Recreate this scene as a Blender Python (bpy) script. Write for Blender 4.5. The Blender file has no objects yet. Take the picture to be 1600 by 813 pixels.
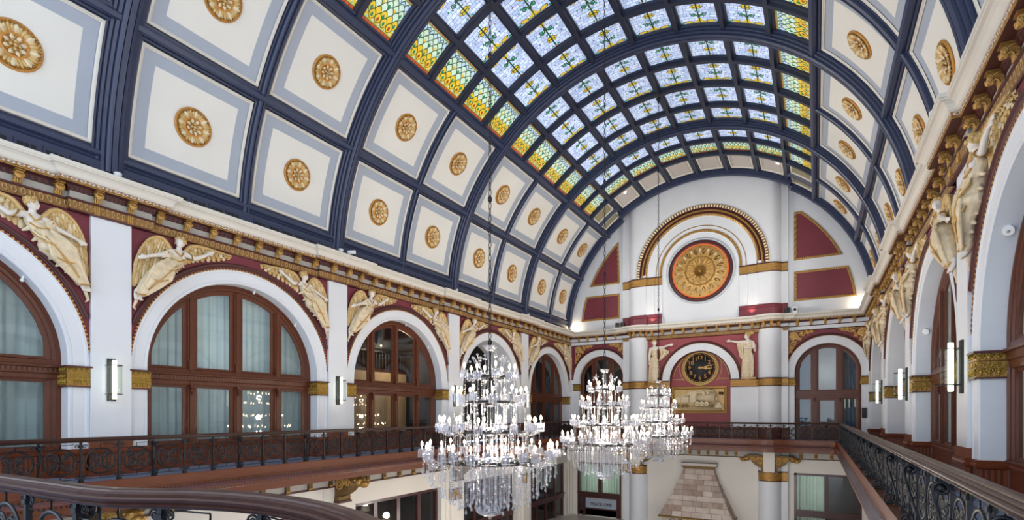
import bpy, bmesh, math, random
from math import pi, sin, cos, sqrt, atan2, radians as rad, hypot
from mathutils import Vector, Matrix
random.seed(7)
SC = bpy.context.scene
COL = SC.collection

# ------------------------------------------------------------------ camera, world, exposure
cd = bpy.data.cameras.new('camera'); CAM = bpy.data.objects.new('camera', cd); COL.objects.link(CAM)
cd.sensor_fit = 'HORIZONTAL'; cd.sensor_width = 36.0; cd.lens = 36.0*814.37/1600
cd.shift_y = (645.42-406.5)/1600; cd.clip_start = 0.05; cd.clip_end = 300
CAM.location = (0, 0, 0); CAM.rotation_euler = (pi/2, 0, 0.527839)
SC.camera = CAM
W = bpy.data.worlds.new('daylight'); SC.world = W; W.use_nodes = True
W.node_tree.nodes['Background'].inputs[0].default_value = (0.76, 0.87, 1.0, 1)
W.node_tree.nodes['Background'].inputs[1].default_value = 1.9
SC.view_settings.view_transform = 'Standard'; SC.view_settings.look = 'None'
SC.view_settings.exposure = 0.42; SC.view_settings.gamma = 1.0; SC.view_settings.use_curve_mapping = False
SKY_GLASS = 0.45       # brightness of the back-lit skylight glass
UPLIGHT = 80.0        # base watts of the cornice floodlights and the added end wall floods
CHAND_W = 760.0        # watts of each chandelier
CORNER_W = 30.0
SC.cycles.max_bounces = 7; SC.cycles.diffuse_bounces = 4; SC.cycles.glossy_bounces = 3
SC.cycles.transmission_bounces = 4; SC.cycles.transparent_max_bounces = 12
SC.cycles.sample_clamp_indirect = 6.0; SC.cycles.caustics_reflective = False; SC.cycles.caustics_refractive = False

# ------------------------------------------------------------------ room numbers (metres, eye at the origin)
LX, RX, DY = -18.0, 2.947, 40.95          # left pilaster faces, right pilaster faces, end wall
Y1, SB, HP = 7.36, 8.462, 0.513           # first pilaster, bay, half pilaster width
VX, VZ, VR = -7.38, 6.6, 10.46            # vault axis and inner rib radius
FLZ, LOWZ = -1.84, -8.6                   # balcony floor, ground floor
YP = [Y1+SB*(i-1) for i in range(6)]      # pilaster positions, YP[0] is behind the photo's left edge

# ------------------------------------------------------------------ materials
def lin(c):
    return tuple((x/255/12.92 if x/255 <= 0.04045 else ((x/255+0.055)/1.055)**2.4) for x in c)
MATS = {}
def nd(nt, t, **k):
    n = nt.nodes.new(t)
    for a, v in k.items(): setattr(n, a, v)
    return n
def mat(name, rgb, rough=0.5, metal=0.0, emit=None, es=0.0, vary=0.0, vscale=3.0, bump=0.0, bscale=20.0, stretch=None, coat=0.0):
    m = bpy.data.materials.new(name); m.use_nodes = True; nt = m.node_tree
    b = nt.nodes['Principled BSDF']; c = lin(rgb)
    b.inputs['Base Color'].default_value = (*c, 1); b.inputs['Roughness'].default_value = rough
    b.inputs['Metallic'].default_value = metal
    if coat: b.inputs['Coat Weight'].default_value = coat; b.inputs['Coat Roughness'].default_value = 0.15
    if emit: b.inputs['Emission Color'].default_value = (*lin(emit), 1); b.inputs['Emission Strength'].default_value = es
    if vary or bump:
        tc = nd(nt, 'ShaderNodeTexCoord'); mp = nd(nt, 'ShaderNodeMapping'); nt.links.new(tc.outputs['Object'], mp.inputs[0])
        if stretch: mp.inputs['Scale'].default_value = stretch
    if vary:
        n = nd(nt, 'ShaderNodeTexNoise'); n.inputs['Scale'].default_value = vscale; n.inputs['Detail'].default_value = 5
        nt.links.new(mp.outputs[0], n.inputs['Vector'])
        r = nd(nt, 'ShaderNodeValToRGB'); nt.links.new(n.outputs[0], r.inputs[0])
        r.color_ramp.elements[0].position = 0.3; r.color_ramp.elements[1].position = 0.7
        r.color_ramp.elements[0].color = (*[x*(1-vary) for x in c], 1); r.color_ramp.elements[1].color = (*[min(1, x*(1+vary*0.6)) for x in c], 1)
        nt.links.new(r.outputs[0], b.inputs['Base Color'])
        if emit and es: nt.links.new(r.outputs[0], b.inputs['Emission Color'])
    if bump:
        n2 = nd(nt, 'ShaderNodeTexNoise'); n2.inputs['Scale'].default_value = bscale; n2.inputs['Detail'].default_value = 3
        nt.links.new(mp.outputs[0], n2.inputs['Vector'])
        bp = nd(nt, 'ShaderNodeBump'); bp.inputs['Strength'].default_value = bump; bp.inputs['Distance'].default_value = 0.03
        nt.links.new(n2.outputs[0], bp.inputs['Height']); nt.links.new(bp.outputs[0], b.inputs['Normal'])
    MATS[name] = m; return m
mat('white_paint', (224, 227, 233), 0.55, vary=0.03, vscale=0.8)
mat('cornice_white', (219, 214, 204), 0.5, vary=0.04, vscale=1.5)
mat('vault_white', (228, 226, 220), 0.6, vary=0.03, vscale=0.6)
mat('vault_border', (166, 174, 188), 0.6, vary=0.03, vscale=1)
mat('vault_pale', (196, 188, 182), 0.6)
mat('vault_olive', (150, 144, 112), 0.6, vary=0.15, vscale=6)
mat('navy', (50, 59, 87), 0.38, vary=0.05, vscale=2)
mat('navy_shaded', (32, 39, 62), 0.4)  # the navy paint again, darkened for the lattice's backlit shade
mat('navy_dark', (14, 16, 24), 0.6)
mat('maroon', (118, 46, 58), 0.5, vary=0.06, vscale=1.2)
mat('maroon_dark', (76, 32, 34), 0.42, vary=0.08, vscale=3)
mat('rose_red', (150, 66, 72), 0.55, vary=0.05, vscale=1.5)
mat('grey_paint', (176, 172, 164), 0.55)
mat('gold', (172, 130, 66), 0.38, 0.45, vary=0.3, vscale=14, bump=0.5, bscale=26)
mat('gold_orange', (196, 136, 60), 0.45, 0.2, vary=0.1, vscale=10)
mat('gold_relief', (206, 160, 88), 0.42, 0.25, vary=0.25, vscale=18, bump=0.6, bscale=34)
mat('gold_dark', (110, 84, 40), 0.42, 0.4, vary=0.35, vscale=12, bump=0.7, bscale=22)
mat('capital_gold', (186, 152, 62), 0.35, 0.45, vary=0.35, vscale=16, bump=0.6, bscale=24)
mat('cream', (224, 206, 170), 0.5, vary=0.14, vscale=9, bump=0.15, bscale=30)
mat('cream_gold', (206, 172, 112), 0.45, 0.1, vary=0.2, vscale=12)
mat('cream_robe', (222, 204, 172), 0.46, 0.06, vary=0.16, vscale=7)
mat('pale_skin', (226, 218, 208), 0.5)
mat('wood', (92, 43, 19), 0.42, vary=0.28, vscale=5, stretch=(6, 6, 0.6), coat=0.04)
mat('wood_flat', (102, 50, 24), 0.4, vary=0.25, vscale=5, stretch=(0.5, 0.5, 7), coat=0.05)
mat('ledge', (128, 92, 92), 0.16, vary=0.1, vscale=5, coat=1.0)
mat('wood_dark', (68, 30, 26), 0.32, vary=0.22, vscale=4, stretch=(1, 1, 8), coat=0.25)
mat('rail_wood', (64, 34, 26), 0.42, vary=0.25, vscale=7, stretch=(2, 0.4, 2), coat=0.08)
mat('iron', (26, 28, 34), 0.38, 0.3)
mat('bronze_plate', (52, 54, 52), 0.4, 0.5)
mat('carpet', (128, 140, 168), 0.9, vary=0.3, vscale=26)
mat('floor_stone', (205, 196, 186), 0.4, vary=0.1, vscale=1)
mat('lower_white', (222, 217, 208), 0.55, vary=0.03, vscale=0.8)
mat('curtain', (204, 218, 220), 0.75, vary=0.05, vscale=1.2)
def sheer(name):
    nt = MATS[name].node_tree; b = nt.nodes['Principled BSDF']; t = nd(nt, 'ShaderNodeBsdfTranslucent'); t.inputs[0].default_value = b.inputs['Base Color'].default_value
    mx = nd(nt, 'ShaderNodeMixShader'); mx.inputs[0].default_value = .5; L = nt.links.new
    L(b.outputs[0], mx.inputs[1]); L(t.outputs[0], mx.inputs[2]); L(mx.outputs[0], nt.nodes['Material Output'].inputs[0])
sheer('curtain')
mat('curtain_blue', (58, 84, 108), 0.8, vary=0.15, vscale=2)
mat('curtain_green', (186, 200, 186), 0.8, vary=0.08, vscale=2); sheer('curtain_green')
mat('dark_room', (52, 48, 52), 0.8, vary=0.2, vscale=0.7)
mat('beige_room', (206, 174, 134), 0.7)
mat('black', (14, 15, 18), 0.35)
mat('dial_black', (12, 14, 20), 0.6)
mat('wood_panel_lit', (120, 57, 28), 0.42, vary=0.25, vscale=5, stretch=(0.6, 0.6, 6))  # same wood, lightened to stand in for light on the wainscot
mat('fill_shade_linen', (240, 226, 200), 0.6, emit=(255, 236, 205), es=0.8)
mat('white_plastic', (232, 234, 236), 0.35)
mat('frosted', (235, 240, 225), 0.4, emit=(255, 250, 222), es=2.6)
mat('bulb', (255, 240, 220), 0.3, emit=(255, 226, 186), es=26.0)
mat('lamp_disc', (255, 250, 240), 0.3, emit=(255, 214, 160), es=14.0)
mat('orange_rim', (240, 112, 54), 0.5, 0.05)
mat('disc_gold', (220, 178, 108), 0.5, 0.1, vary=0.1, vscale=8)
mat('grey_ring', (196, 202, 210), 0.5)
mat('charcoal', (40, 40, 46), 0.55, vary=0.5, vscale=5)
# back-lit stained glass
def glass_mat(name, rgb, k=1.0, vary=0.0, vscale=4):
    return mat(name, rgb, 0.25, 0, emit=rgb, es=SKY_GLASS*k, vary=vary, vscale=vscale)
for n_, c_, k_, v_ in (('sg_yellow', (228, 194, 56), 0.62, .15), ('sg_orange', (200, 92, 44), 0.6, .2), ('sg_green', (40, 140, 96), 0.5, .15), ('sg_dkgreen', (40, 84, 52), 0.35, 0),
                       ('sg_mint', (196, 220, 200), 0.8, .08), ('sg_sky', (178, 202, 240), 0.95, .12), ('sg_tan', (196, 148, 92), 0.55, .1), ('sg_red', (112, 44, 66), 0.5, 0), ('sg_rust', (176, 70, 30), 0.6, .1)):
    glass_mat(n_, c_, k_, v_)
def sg_blue():
    m = bpy.data.materials.new('sg_blue'); m.use_nodes = True; nt = m.node_tree; b = nt.nodes['Principled BSDF']
    uv = nd(nt, 'ShaderNodeUVMap'); uv.uv_map = 'uv'
    br = nd(nt, 'ShaderNodeTexBrick'); nt.links.new(uv.outputs[0], br.inputs['Vector'])
    br.inputs['Scale'].default_value = 1.0; br.inputs['Brick Width'].default_value = 0.27; br.inputs['Row Height'].default_value = 0.165
    br.inputs['Mortar Size'].default_value = 0.007; br.offset = 0.5; br.squash = 0.62; br.squash_frequency = 3
    br.inputs['Color1'].default_value = (*lin((206, 222, 252)), 1); br.inputs['Color2'].default_value = (*lin((150, 172, 212)), 1)
    br.inputs['Mortar'].default_value = (*lin((52, 70, 120)), 1); br.inputs['Bias'].default_value = -0.25
    nt.links.new(br.outputs['Color'], b.inputs['Base Color']); nt.links.new(br.outputs['Color'], b.inputs['Emission Color'])
    b.inputs['Emission Strength'].default_value = SKY_GLASS*0.95; b.inputs['Roughness'].default_value = 0.25
    MATS['sg_blue'] = m
sg_blue()
def clear_glass(name, refl=0.10, tint=(0.92, 0.97, 0.96), rough=0.02):
    m = bpy.data.materials.new(name); m.use_nodes = True; nt = m.node_tree; nt.nodes.remove(nt.nodes['Principled BSDF'])
    t = nd(nt, 'ShaderNodeBsdfTransparent'); t.inputs[0].default_value = (*tint, 1)
    g = nd(nt, 'ShaderNodeBsdfGlossy'); g.inputs['Roughness'].default_value = rough
    lw = nd(nt, 'ShaderNodeLayerWeight'); fr = nd(nt, 'ShaderNodeMath', operation='POWER'); fr.inputs[1].default_value = 4.5; nt.links.new(lw.outputs[1], fr.inputs[0]); lw.inputs[0].default_value = .5
    ad = nd(nt, 'ShaderNodeMath', operation='MULTIPLY_ADD'); ad.inputs[1].default_value = 0.9; ad.inputs[2].default_value = refl; ad.use_clamp = True
    mx = nd(nt, 'ShaderNodeMixShader'); L = nt.links.new
    L(fr.outputs[0], ad.inputs[0]); L(ad.outputs[0], mx.inputs[0]); L(t.outputs[0], mx.inputs[1]); L(g.outputs[0], mx.inputs[2])
    L(mx.outputs[0], nt.nodes['Material Output'].inputs[0]); MATS[name] = m
clear_glass('window_glass', 0.09); clear_glass('lamp_glass', 0.06, (0.9, 0.97, 0.94))
def crystal():
    m = bpy.data.materials.new('crystal'); m.use_nodes = True; nt = m.node_tree; b = nt.nodes['Principled BSDF']; L = nt.links.new
    b.inputs['Base Color'].default_value = (0.84, 0.84, 0.86, 1); b.inputs['Roughness'].default_value = 0.1; b.inputs['Metallic'].default_value = 0.6
    t = nd(nt, 'ShaderNodeBsdfTransparent'); t.inputs[0].default_value = (0.9, 0.92, 0.97, 1)
    lw = nd(nt, 'ShaderNodeLayerWeight'); lw.inputs[0].default_value = 0.55
    ad = nd(nt, 'ShaderNodeMath', operation='MULTIPLY_ADD'); ad.inputs[1].default_value = 0.6; ad.inputs[2].default_value = 0.16; ad.use_clamp = True
    mx = nd(nt, 'ShaderNodeMixShader'); L(lw.outputs[1], ad.inputs[0]); L(ad.outputs[0], mx.inputs[0])
    L(t.outputs[0], mx.inputs[1]); L(b.outputs[0], mx.inputs[2]); L(mx.outputs[0], nt.nodes['Material Output'].inputs[0]); MATS['crystal'] = m
crystal()
def uv_pattern(name, kind, ca, cb, pu, rough=0.4, metal=0.2):
    """two-colour running ornament along a moulding: u runs along it in metres, v across it 0..1"""
    m = bpy.data.materials.new(name); m.use_nodes = True; nt = m.node_tree; b = nt.nodes['Principled BSDF']; L = nt.links.new
    uv = nd(nt, 'ShaderNodeUVMap'); uv.uv_map = 'uv'; sp = nd(nt, 'ShaderNodeSeparateXYZ'); L(uv.outputs[0], sp.inputs[0])
    def mth(op, a, bb=None, cc=None, clamp=False):
        n = nd(nt, 'ShaderNodeMath', operation=op); n.use_clamp = clamp
        for i, q in enumerate((a, bb, cc)):
            if q is None: continue
            if isinstance(q, (int, float)): n.inputs[i].default_value = q
            else: L(q, n.inputs[i])
        return n.outputs[0]
    u, v = sp.outputs[0], sp.outputs[1]
    fu = mth('SUBTRACT', mth('FRACT', mth('DIVIDE', u, pu)), 0.5); fv = mth('SUBTRACT', v, 0.5)
    if kind == 'ring':
        d = mth('SQRT', mth('ADD', mth('MULTIPLY', mth('MULTIPLY', fu, fu), 1.3), mth('MULTIPLY', fv, fv)))
        f = mth('SUBTRACT', 1.0, mth('MULTIPLY', mth('ABSOLUTE', mth('SUBTRACT', d, 0.33)), 5.0), clamp=True)
    elif kind == 'egg':
        d = mth('SQRT', mth('ADD', mth('MULTIPLY', mth('MULTIPLY', fu, fu), 2.2), mth('MULTIPLY', mth('ADD', fv, -0.1), mth('ADD', fv, -0.1))))
        f = mth('SUBTRACT', 1.0, mth('MULTIPLY', mth('ABSOLUTE', mth('SUBTRACT', d, 0.36)), 6.0), clamp=True)
    elif kind == 'rope':
        f = mth('MULTIPLY_ADD', mth('SINE', mth('MULTIPLY', mth('ADD', mth('DIVIDE', u, pu), mth('MULTIPLY', v, 0.8)), 2*pi)), 0.8, 0.5, clamp=True)
    elif kind == 'dentil':
        f = mth('GREATER_THAN', mth('ABSOLUTE', fu), 0.24)
    else:
        f = mth('MULTIPLY_ADD', mth('SINE', mth('MULTIPLY', mth('DIVIDE', u, pu), 2*pi)), 1.5, 0.5, clamp=True)
    mx = nd(nt, 'ShaderNodeMix', data_type='RGBA'); L(f, mx.inputs[0])
    mx.inputs[6].default_value = (*lin(ca), 1); mx.inputs[7].default_value = (*lin(cb), 1)
    L(mx.outputs[2], b.inputs['Base Color']); b.inputs['Roughness'].default_value = rough; b.inputs['Metallic'].default_value = metal
    bp = nd(nt, 'ShaderNodeBump'); bp.inputs['Strength'].default_value = 0.8; bp.inputs['Distance'].default_value = 0.03
    L(f, bp.inputs['Height']); L(bp.outputs[0], b.inputs['Normal']); MATS[name] = m
uv_pattern('egg_band', 'egg', (138, 98, 50), (208, 176, 120), 0.165, 0.4, 0.3)
uv_pattern('ring_band', 'ring', (150, 104, 52), (242, 238, 228), 0.2, 0.45, 0.05)
uv_pattern('rope_gold', 'rope', (134, 94, 44), (214, 170, 96), 0.13, 0.4, 0.35)
uv_pattern('pearl_gold', 'pearl', (120, 84, 40), (244, 228, 188), 0.2, 0.4, 0.2)
uv_pattern('bead_gold', 'pearl', (120, 44, 40), (206, 160, 78), 0.12, 0.4, 0.3)
uv_pattern('dentil_maroon', 'dentil', (92, 38, 40), (40, 16, 18), 0.13, 0.45, 0)
uv_pattern('dentil_wood', 'dentil', (116, 56, 26), (44, 20, 16), 0.11, 0.4, 0)
uv_pattern('beadboard', 'dentil', (130, 62, 31), (86, 40, 22), 0.10, 0.36, 0)  # wainscot boarding in that wood, light put into its tone too
uv_pattern('reeded', 'pearl', (96, 60, 54), (150, 120, 110), 9.0, 0.3, 0)
def stone_mat():
    m = bpy.data.materials.new('stone_blocks'); m.use_nodes = True; nt = m.node_tree; b = nt.nodes['Principled BSDF']; L = nt.links.new
    uv = nd(nt, 'ShaderNodeUVMap'); uv.uv_map = 'uv'; br = nd(nt, 'ShaderNodeTexBrick'); L(uv.outputs[0], br.inputs['Vector'])
    br.inputs['Scale'].default_value = 1; br.inputs['Brick Width'].default_value = 0.98; br.inputs['Row Height'].default_value = 0.42
    br.inputs['Mortar Size'].default_value = 0.012; br.squash = 0.7; br.squash_frequency = 2; br.offset = 0.37
    br.inputs['Color1'].default_value = (*lin((206, 194, 184)), 1); br.inputs['Color2'].default_value = (*lin((160, 136, 122)), 1); br.inputs['Mortar'].default_value = (*lin((120, 100, 88)), 1)
    no = nd(nt, 'ShaderNodeTexNoise'); no.inputs['Scale'].default_value = 1.7; L(uv.outputs[0], no.inputs['Vector'])
    mx = nd(nt, 'ShaderNodeMix', data_type='RGBA', blend_type='OVERLAY'); mx.inputs[0].default_value = 0.35
    L(br.outputs['Color'], mx.inputs[6]); L(no.outputs[0], mx.inputs[7]); L(mx.outputs[2], b.inputs['Base Color']); b.inputs['Roughness'].default_value = 0.75
    bp = nd(nt, 'ShaderNodeBump'); bp.inputs['Distance'].default_value = 0.04; bp.inputs['Strength'].default_value = 0.6
    L(br.outputs['Fac'], bp.inputs['Height']); bp.invert = True; L(bp.outputs[0], b.inputs['Normal']); MATS['stone_blocks'] = m
stone_mat()

# ------------------------------------------------------------------ mesh helpers
class M:
    """collects faces; xf maps the builder's coordinates to the world"""
    def __init__(s, xf=None): s.v = []; s.f = []; s.mi = []; s.sm = []; s.uv = []; s.xf = xf; s.names = []
    def m(s, name):
        if name not in s.names: s.names.append(name)
        return s.names.index(name)
    def add(s, vs, fs, mt, smooth=False, uvs=None):
        o = len(s.v); s.v += [tuple(s.xf(*p)) if s.xf else tuple(p) for p in vs]; k = s.m(mt)
        for i, f in enumerate(fs):
            s.f.append(tuple(o+j for j in f)); s.mi.append(k); s.sm.append(smooth); s.uv.append(uvs[i] if uvs else None)
    def box(s, x0, y0, z0, x1, y1, z1, mt):
        s.add([(x, y, z) for z in (z0, z1) for y in (y0, y1) for x in (x0, x1)],
              [(0, 2, 3, 1), (4, 5, 7, 6), (0, 1, 5, 4), (2, 6, 7, 3), (0, 4, 6, 2), (1, 3, 7, 5)], mt)
    def quad(s, a, b, c, d, mt): s.add([a, b, c, d], [(0, 1, 2, 3)], mt)
    def poly(s, pts, mt): s.add(pts, [tuple(range(len(pts)))], mt)
    def loft(s, secs, mts, smooth=False, ring=False, closed=False, caps=False, uvlen=None):
        """secs: sections of equal length; mts: one material or one per profile segment; ring: profile is closed"""
        n = len(secs[0]); o = len(s.v)
        for q in secs: s.v += [tuple(s.xf(*p)) if s.xf else tuple(p) for p in q]
        ns = n if ring else n-1; L = [0.0]
        for i in range(1, len(secs)):
            a, b = secs[i-1][0], secs[i][0]
            a2, b2 = (Vector(s.v[o+(i-1)*n+n//2]), Vector(s.v[o+i*n+n//2])); L.append(L[-1]+(b2-a2).length)
        last = len(secs) if closed else len(secs)-1
        for i in range(last):
            i2 = (i+1) % len(secs); u0 = L[i]; u1 = L[i2] if i2 else L[i]+1
            for j in range(ns):
                j2 = (j+1) % n
                mt = mts if isinstance(mts, str) else mts[j]
                s.f.append((o+i*n+j, o+i2*n+j, o+i2*n+j2, o+i*n+j2)); s.mi.append(s.m(mt)); s.sm.append(smooth)
                s.uv.append(((u0, 0), (u1, 0), (u1, 1), (u0, 1)))
        if caps and not closed:
            mt = mts if isinstance(mts, str) else mts[0]
            for i in (0, len(secs)-1):
                s.f.append(tuple(o+i*n+j for j in range(n))); s.mi.append(s.m(mt)); s.sm.append(False); s.uv.append(None)
    def tube(s, pts, r, mt, n=8, closed=False, smooth=True, flat=None):
        """round (or flattened) bar along points; r a number or one per point"""
        P = [Vector(p) for p in pts]; secs = []
        up = Vector((0, 0, 1)); prev = None
        for i, p in enumerate(P):
            a = P[i-1] if i or closed else P[i]; b = P[(i+1) % len(P)] if i < len(P)-1 or closed else P[i]
            t = (b-a); t = t.normalized() if t.length > 1e-9 else Vector((0, 0, 1))
            if prev is None:
                x = t.cross(up) if abs(t.z) < 0.95 else t.cross(Vector((1, 0, 0)))
            else: x = prev-t*prev.dot(t)
            x.normalize(); prev = x; y = t.cross(x)
            rr = r[i] if isinstance(r, (list, tuple)) else r
            e = flat or (1, 1)
            secs.append([tuple(p+x*(rr*e[0]*cos(2*pi*k/n))+y*(rr*e[1]*sin(2*pi*k/n))) for k in range(n)])
        s.loft(secs, mt, smooth, ring=True, closed=closed, caps=True)
    def lathe(s, prof, mt, n=16, c=(0, 0, 0), smooth=True, axis='z'):
        """prof: (radius, height) pairs, closed with caps where the radius is not 0"""
        secs = []
        for k in range(n):
            a = 2*pi*k/n
            if axis == 'z': secs.append([(c[0]+r*cos(a), c[1]+r*sin(a), c[2]+h) for r, h in prof])
            else: secs.append([(c[0]+r*cos(a), c[1]+h, c[2]+r*sin(a)) for r, h in prof])
        s.loft(secs, mt, smooth, closed=True)
    def ball(s, c, r, mt, nu=10, nv=7, smooth=True):
        rx, ry, rz = r if isinstance(r, (tuple, list)) else (r, r, r)
        vs = [(c[0], c[1], c[2]-rz)]
        for i in range(1, nv):
            a = -pi/2+pi*i/nv
            vs += [(c[0]+rx*cos(a)*cos(2*pi*k/nu), c[1]+ry*cos(a)*sin(2*pi*k/nu), c[2]+rz*sin(a)) for k in range(nu)]
        vs.append((c[0], c[1], c[2]+rz)); t = len(vs)-1
        fs = [(0, 1+(k+1) % nu, 1+k) for k in range(nu)]
        for i in range(nv-2):
            b = 1+i*nu; fs += [(b+k, b+(k+1) % nu, b+nu+(k+1) % nu, b+nu+k) for k in range(nu)]
        b = 1+(nv-2)*nu; fs += [(b+k, b+(k+1) % nu, t) for k in range(nu)]
        s.add(vs, fs, mt, smooth)
    def obj(s, name, parent=None, at=(0, 0, 0), fix=True):
        me = bpy.data.meshes.new(name); at = Vector(at)
        me.from_pydata([tuple(Vector(p)-at) for p in s.v], [], s.f)
        for n in s.names: me.materials.append(MATS[n])
        me.polygons.foreach_set('material_index', s.mi); me.polygons.foreach_set('use_smooth', s.sm)
        if any(u is not None for u in s.uv):
            lay = me.uv_layers.new(name='uv'); d = lay.data
            for p, u in zip(me.polygons, s.uv):
                if u:
                    for k, li in enumerate(p.loop_indices): d[li].uv = u[k]
        if fix:
            b = bmesh.new(); b.from_mesh(me); bmesh.ops.remove_doubles(b, verts=b.verts, dist=1e-5) if not any(u is not None for u in s.uv) else None
            bmesh.ops.recalc_face_normals(b, faces=b.faces); b.to_mesh(me); b.free()
        me.update()
        o = bpy.data.objects.new(name, me); COL.objects.link(o)
        if parent: o.parent = parent
        else: o.location = at
        return o
def tag(o, label, cat, group=None):
    o['label'] = label; o['category'] = cat
    if group: o['group'] = group
    return o
def thing(name, label, cat, loc=(0, 0, 0), rz=0.0, group=None):
    o = bpy.data.objects.new(name, None); o.empty_display_size = 0.2; COL.objects.link(o); o.location = loc; o.rotation_euler = (0, 0, rz)
    return tag(o, label, cat, group)
def struct(o): o['kind'] = 'structure'; return o
def inst(src, name, parent=None, loc=(0, 0, 0), rz=0.0, scale=None):
    """another object on the same mesh"""
    o = bpy.data.objects.new(name, src.data if hasattr(src, 'data') else src); COL.objects.link(o)
    if parent: o.parent = parent
    o.location = loc; o.rotation_euler = (0, 0, rz)
    if scale: o.scale = scale
    return o
def dup(root, label, group=None, loc=None, rz=None, scale=None):
    """a thing again, with copies of its parts and sub-parts"""
    def cp(o, par):
        c = o.copy(); COL.objects.link(c)
        if par: c.parent = par
        for ch in list(o.children): cp(ch, c)
        return c
    r = cp(root, None); r['label'] = label
    if group: r['group'] = group
    if loc: r.location = loc
    if rz is not None: r.rotation_euler = (0, 0, rz)
    if scale: r.scale = scale
    return r
ORD = ['first', 'second', 'third', 'fourth', 'fifth', 'sixth', 'seventh', 'eighth', 'ninth', 'tenth', 'eleventh', 'twelfth', 'thirteenth', 'fourteenth', 'fifteenth', 'sixteenth',
       'seventeenth', 'eighteenth', 'nineteenth', 'twentieth'] + ['twenty-'+x for x in 'first second third fourth fifth sixth seventh eighth ninth'.split()] + ['thirtieth'] + ['thirty-'+x for x in 'first second third fourth fifth sixth seventh eighth ninth'.split()] + ['fortieth'] + ['forty-'+x for x in 'first second third fourth fifth sixth seventh eighth ninth'.split()]
def WL(a, b, d): return (LX+d, a, b)
def WR(a, b, d): return (RX-d, a, b)
def WE(a, b, d): return (a, DY-d, b)
CF = 40.2                                   # front plane of the central bay of the end wall
def WC(a, b, d): return (a, CF-d, b)
def CY(y, t, r): return (VX+r*cos(rad(t)), y, VZ+r*sin(rad(t)))
def mitre(path, d, closed=False):
    """offset a plan path to its right-hand side by d"""
    n = len(path); out = []
    for i in range(n):
        p = Vector(path[i])
        a = Vector(path[i-1]) if i or closed else None; b = Vector(path[(i+1) % n]) if i < n-1 or closed else None
        na = nb = None
        if a is not None: t = (p-a).normalized(); na = Vector((t.y, -t.x))
        if b is not None: t = (b-p).normalized(); nb = Vector((t.y, -t.x))
        if na is None: q = nb
        elif nb is None: q = na
        else:
            q = na+nb; k = 1+na.dot(nb); q = q/max(k, 0.15)
        out.append(p+q*d)
    return out
def run(mm, path, prof, mts, smooth=False, closed=False, caps=False):
    """sweep a moulding profile [(d, z)] along a plan path"""
    off = {}
    for d, z in prof:
        if d not in off: off[d] = mitre(path, d, closed)
    mm.loft([[(off[d][i].x, off[d][i].y, z) for d, z in prof] for i in range(len(path))], mts, smooth, closed=closed, caps=caps)
def archband(mm, ac, bc, prof, mts, low=None, n=40, t0=0.0, t1=180.0, smooth=False):
    """sweep a profile [(r, d)] round an arch, with legs down to b = low"""
    secs = []
    if low is not None: secs.append([(ac+r, low, d) for r, d in prof])
    for i in range(n+1):
        t = rad(t0+(t1-t0)*i/n); secs.append([(ac+r*cos(t), bc+r*sin(t), d) for r, d in prof])
    if low is not None: secs.append([(ac-r, low, d) for r, d in prof])
    mm.loft(secs, mts, smooth)
def spandrel(mm, ac, bc, r, a0, a1, top, d, mt, n=48):
    """flat fill between an arch and the rectangle above it"""
    ts = sorted(set([pi*i/n for i in range(n+1)]+[atan2(top-bc, a1-ac), atan2(top-bc, a0-ac)]))
    inn, out = [], []
    for t in ts:
        c, s_ = cos(t), sin(t); k = 1e9
        if s_ > 1e-6: k = min(k, (top-bc)/s_)
        if c > 1e-6: k = min(k, (a1-ac)/c)
        if c < -1e-6: k = min(k, (a0-ac)/c)
        k = max(k, r); inn.append((ac+r*c, bc+r*s_, d)); out.append((ac+k*c, bc+k*s_, d))
    mm.loft([[p, q] for p, q in zip(inn, out)], mt)
# ------------------------------------------------------------------ vault
T0, T1, T2, T3, T4 = 6.4, 24.2, 26.9, 45.5, 47.0       # panel and beam angles above the right-hand springing, mirrored on the left
PIT = 10.75
def vgrid(mm, y0, y1, t0, t1, r, mt, n=6, rev=False):
    mm.loft([[(y0, t0+(t1-t0)*i/n, r), (y1, t0+(t1-t0)*i/n, r)] for i in range(n+1)], mt, True)
def vring(mm, y0, y1, t0, t1, w, prof, mts, n=6):
    """rectangular moulding on the vault; prof: (inset metres, radius)"""
    k = 180/pi/10.8
    secs = []
    def corner(q):
        i, r = q
        return i
    path = [(y0, t0)]+[(y0, t0+(t1-t0)*i/n) for i in range(1, n)]+[(y0, t1), (y1, t1)]+[(y1, t1+(t0-t1)*i/n) for i in range(1, n)]+[(y1, t0)]
    for (y, t) in path:
        sy = 1 if y == y0 else -1; edge_t = (t == t0) or (t == t1); st = 1 if t == t0 else -1
        secs.append([(y+sy*i, t+(st*i*k if edge_t else 0), r) for i, r in prof])
    # keep the inner corners square: interior arc points follow the straight side
    mm.loft(secs, mts, False, closed=True)
ceil_m = M(CY)
YA = YP[0]-SB*0.5
for t0, t1 in ((0.0, T4+0.5), (180-T4-0.5, 180.0)): vgrid(ceil_m, YA, DY+0.3, t0, t1, 10.88, 'navy', 24)
vgrid(ceil_m, 36.45, DY+0.3, T4-0.5, 180-T4+0.5, 10.9, 'navy', 30)
for t0, t1 in ((T4-0.5, 180-T4+0.5),): vgrid(ceil_m, YA, DY+0.3, t0, t1, 11.25, 'navy_dark', 30)
ceiling = struct(ceil_m.obj('ceiling'))
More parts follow.
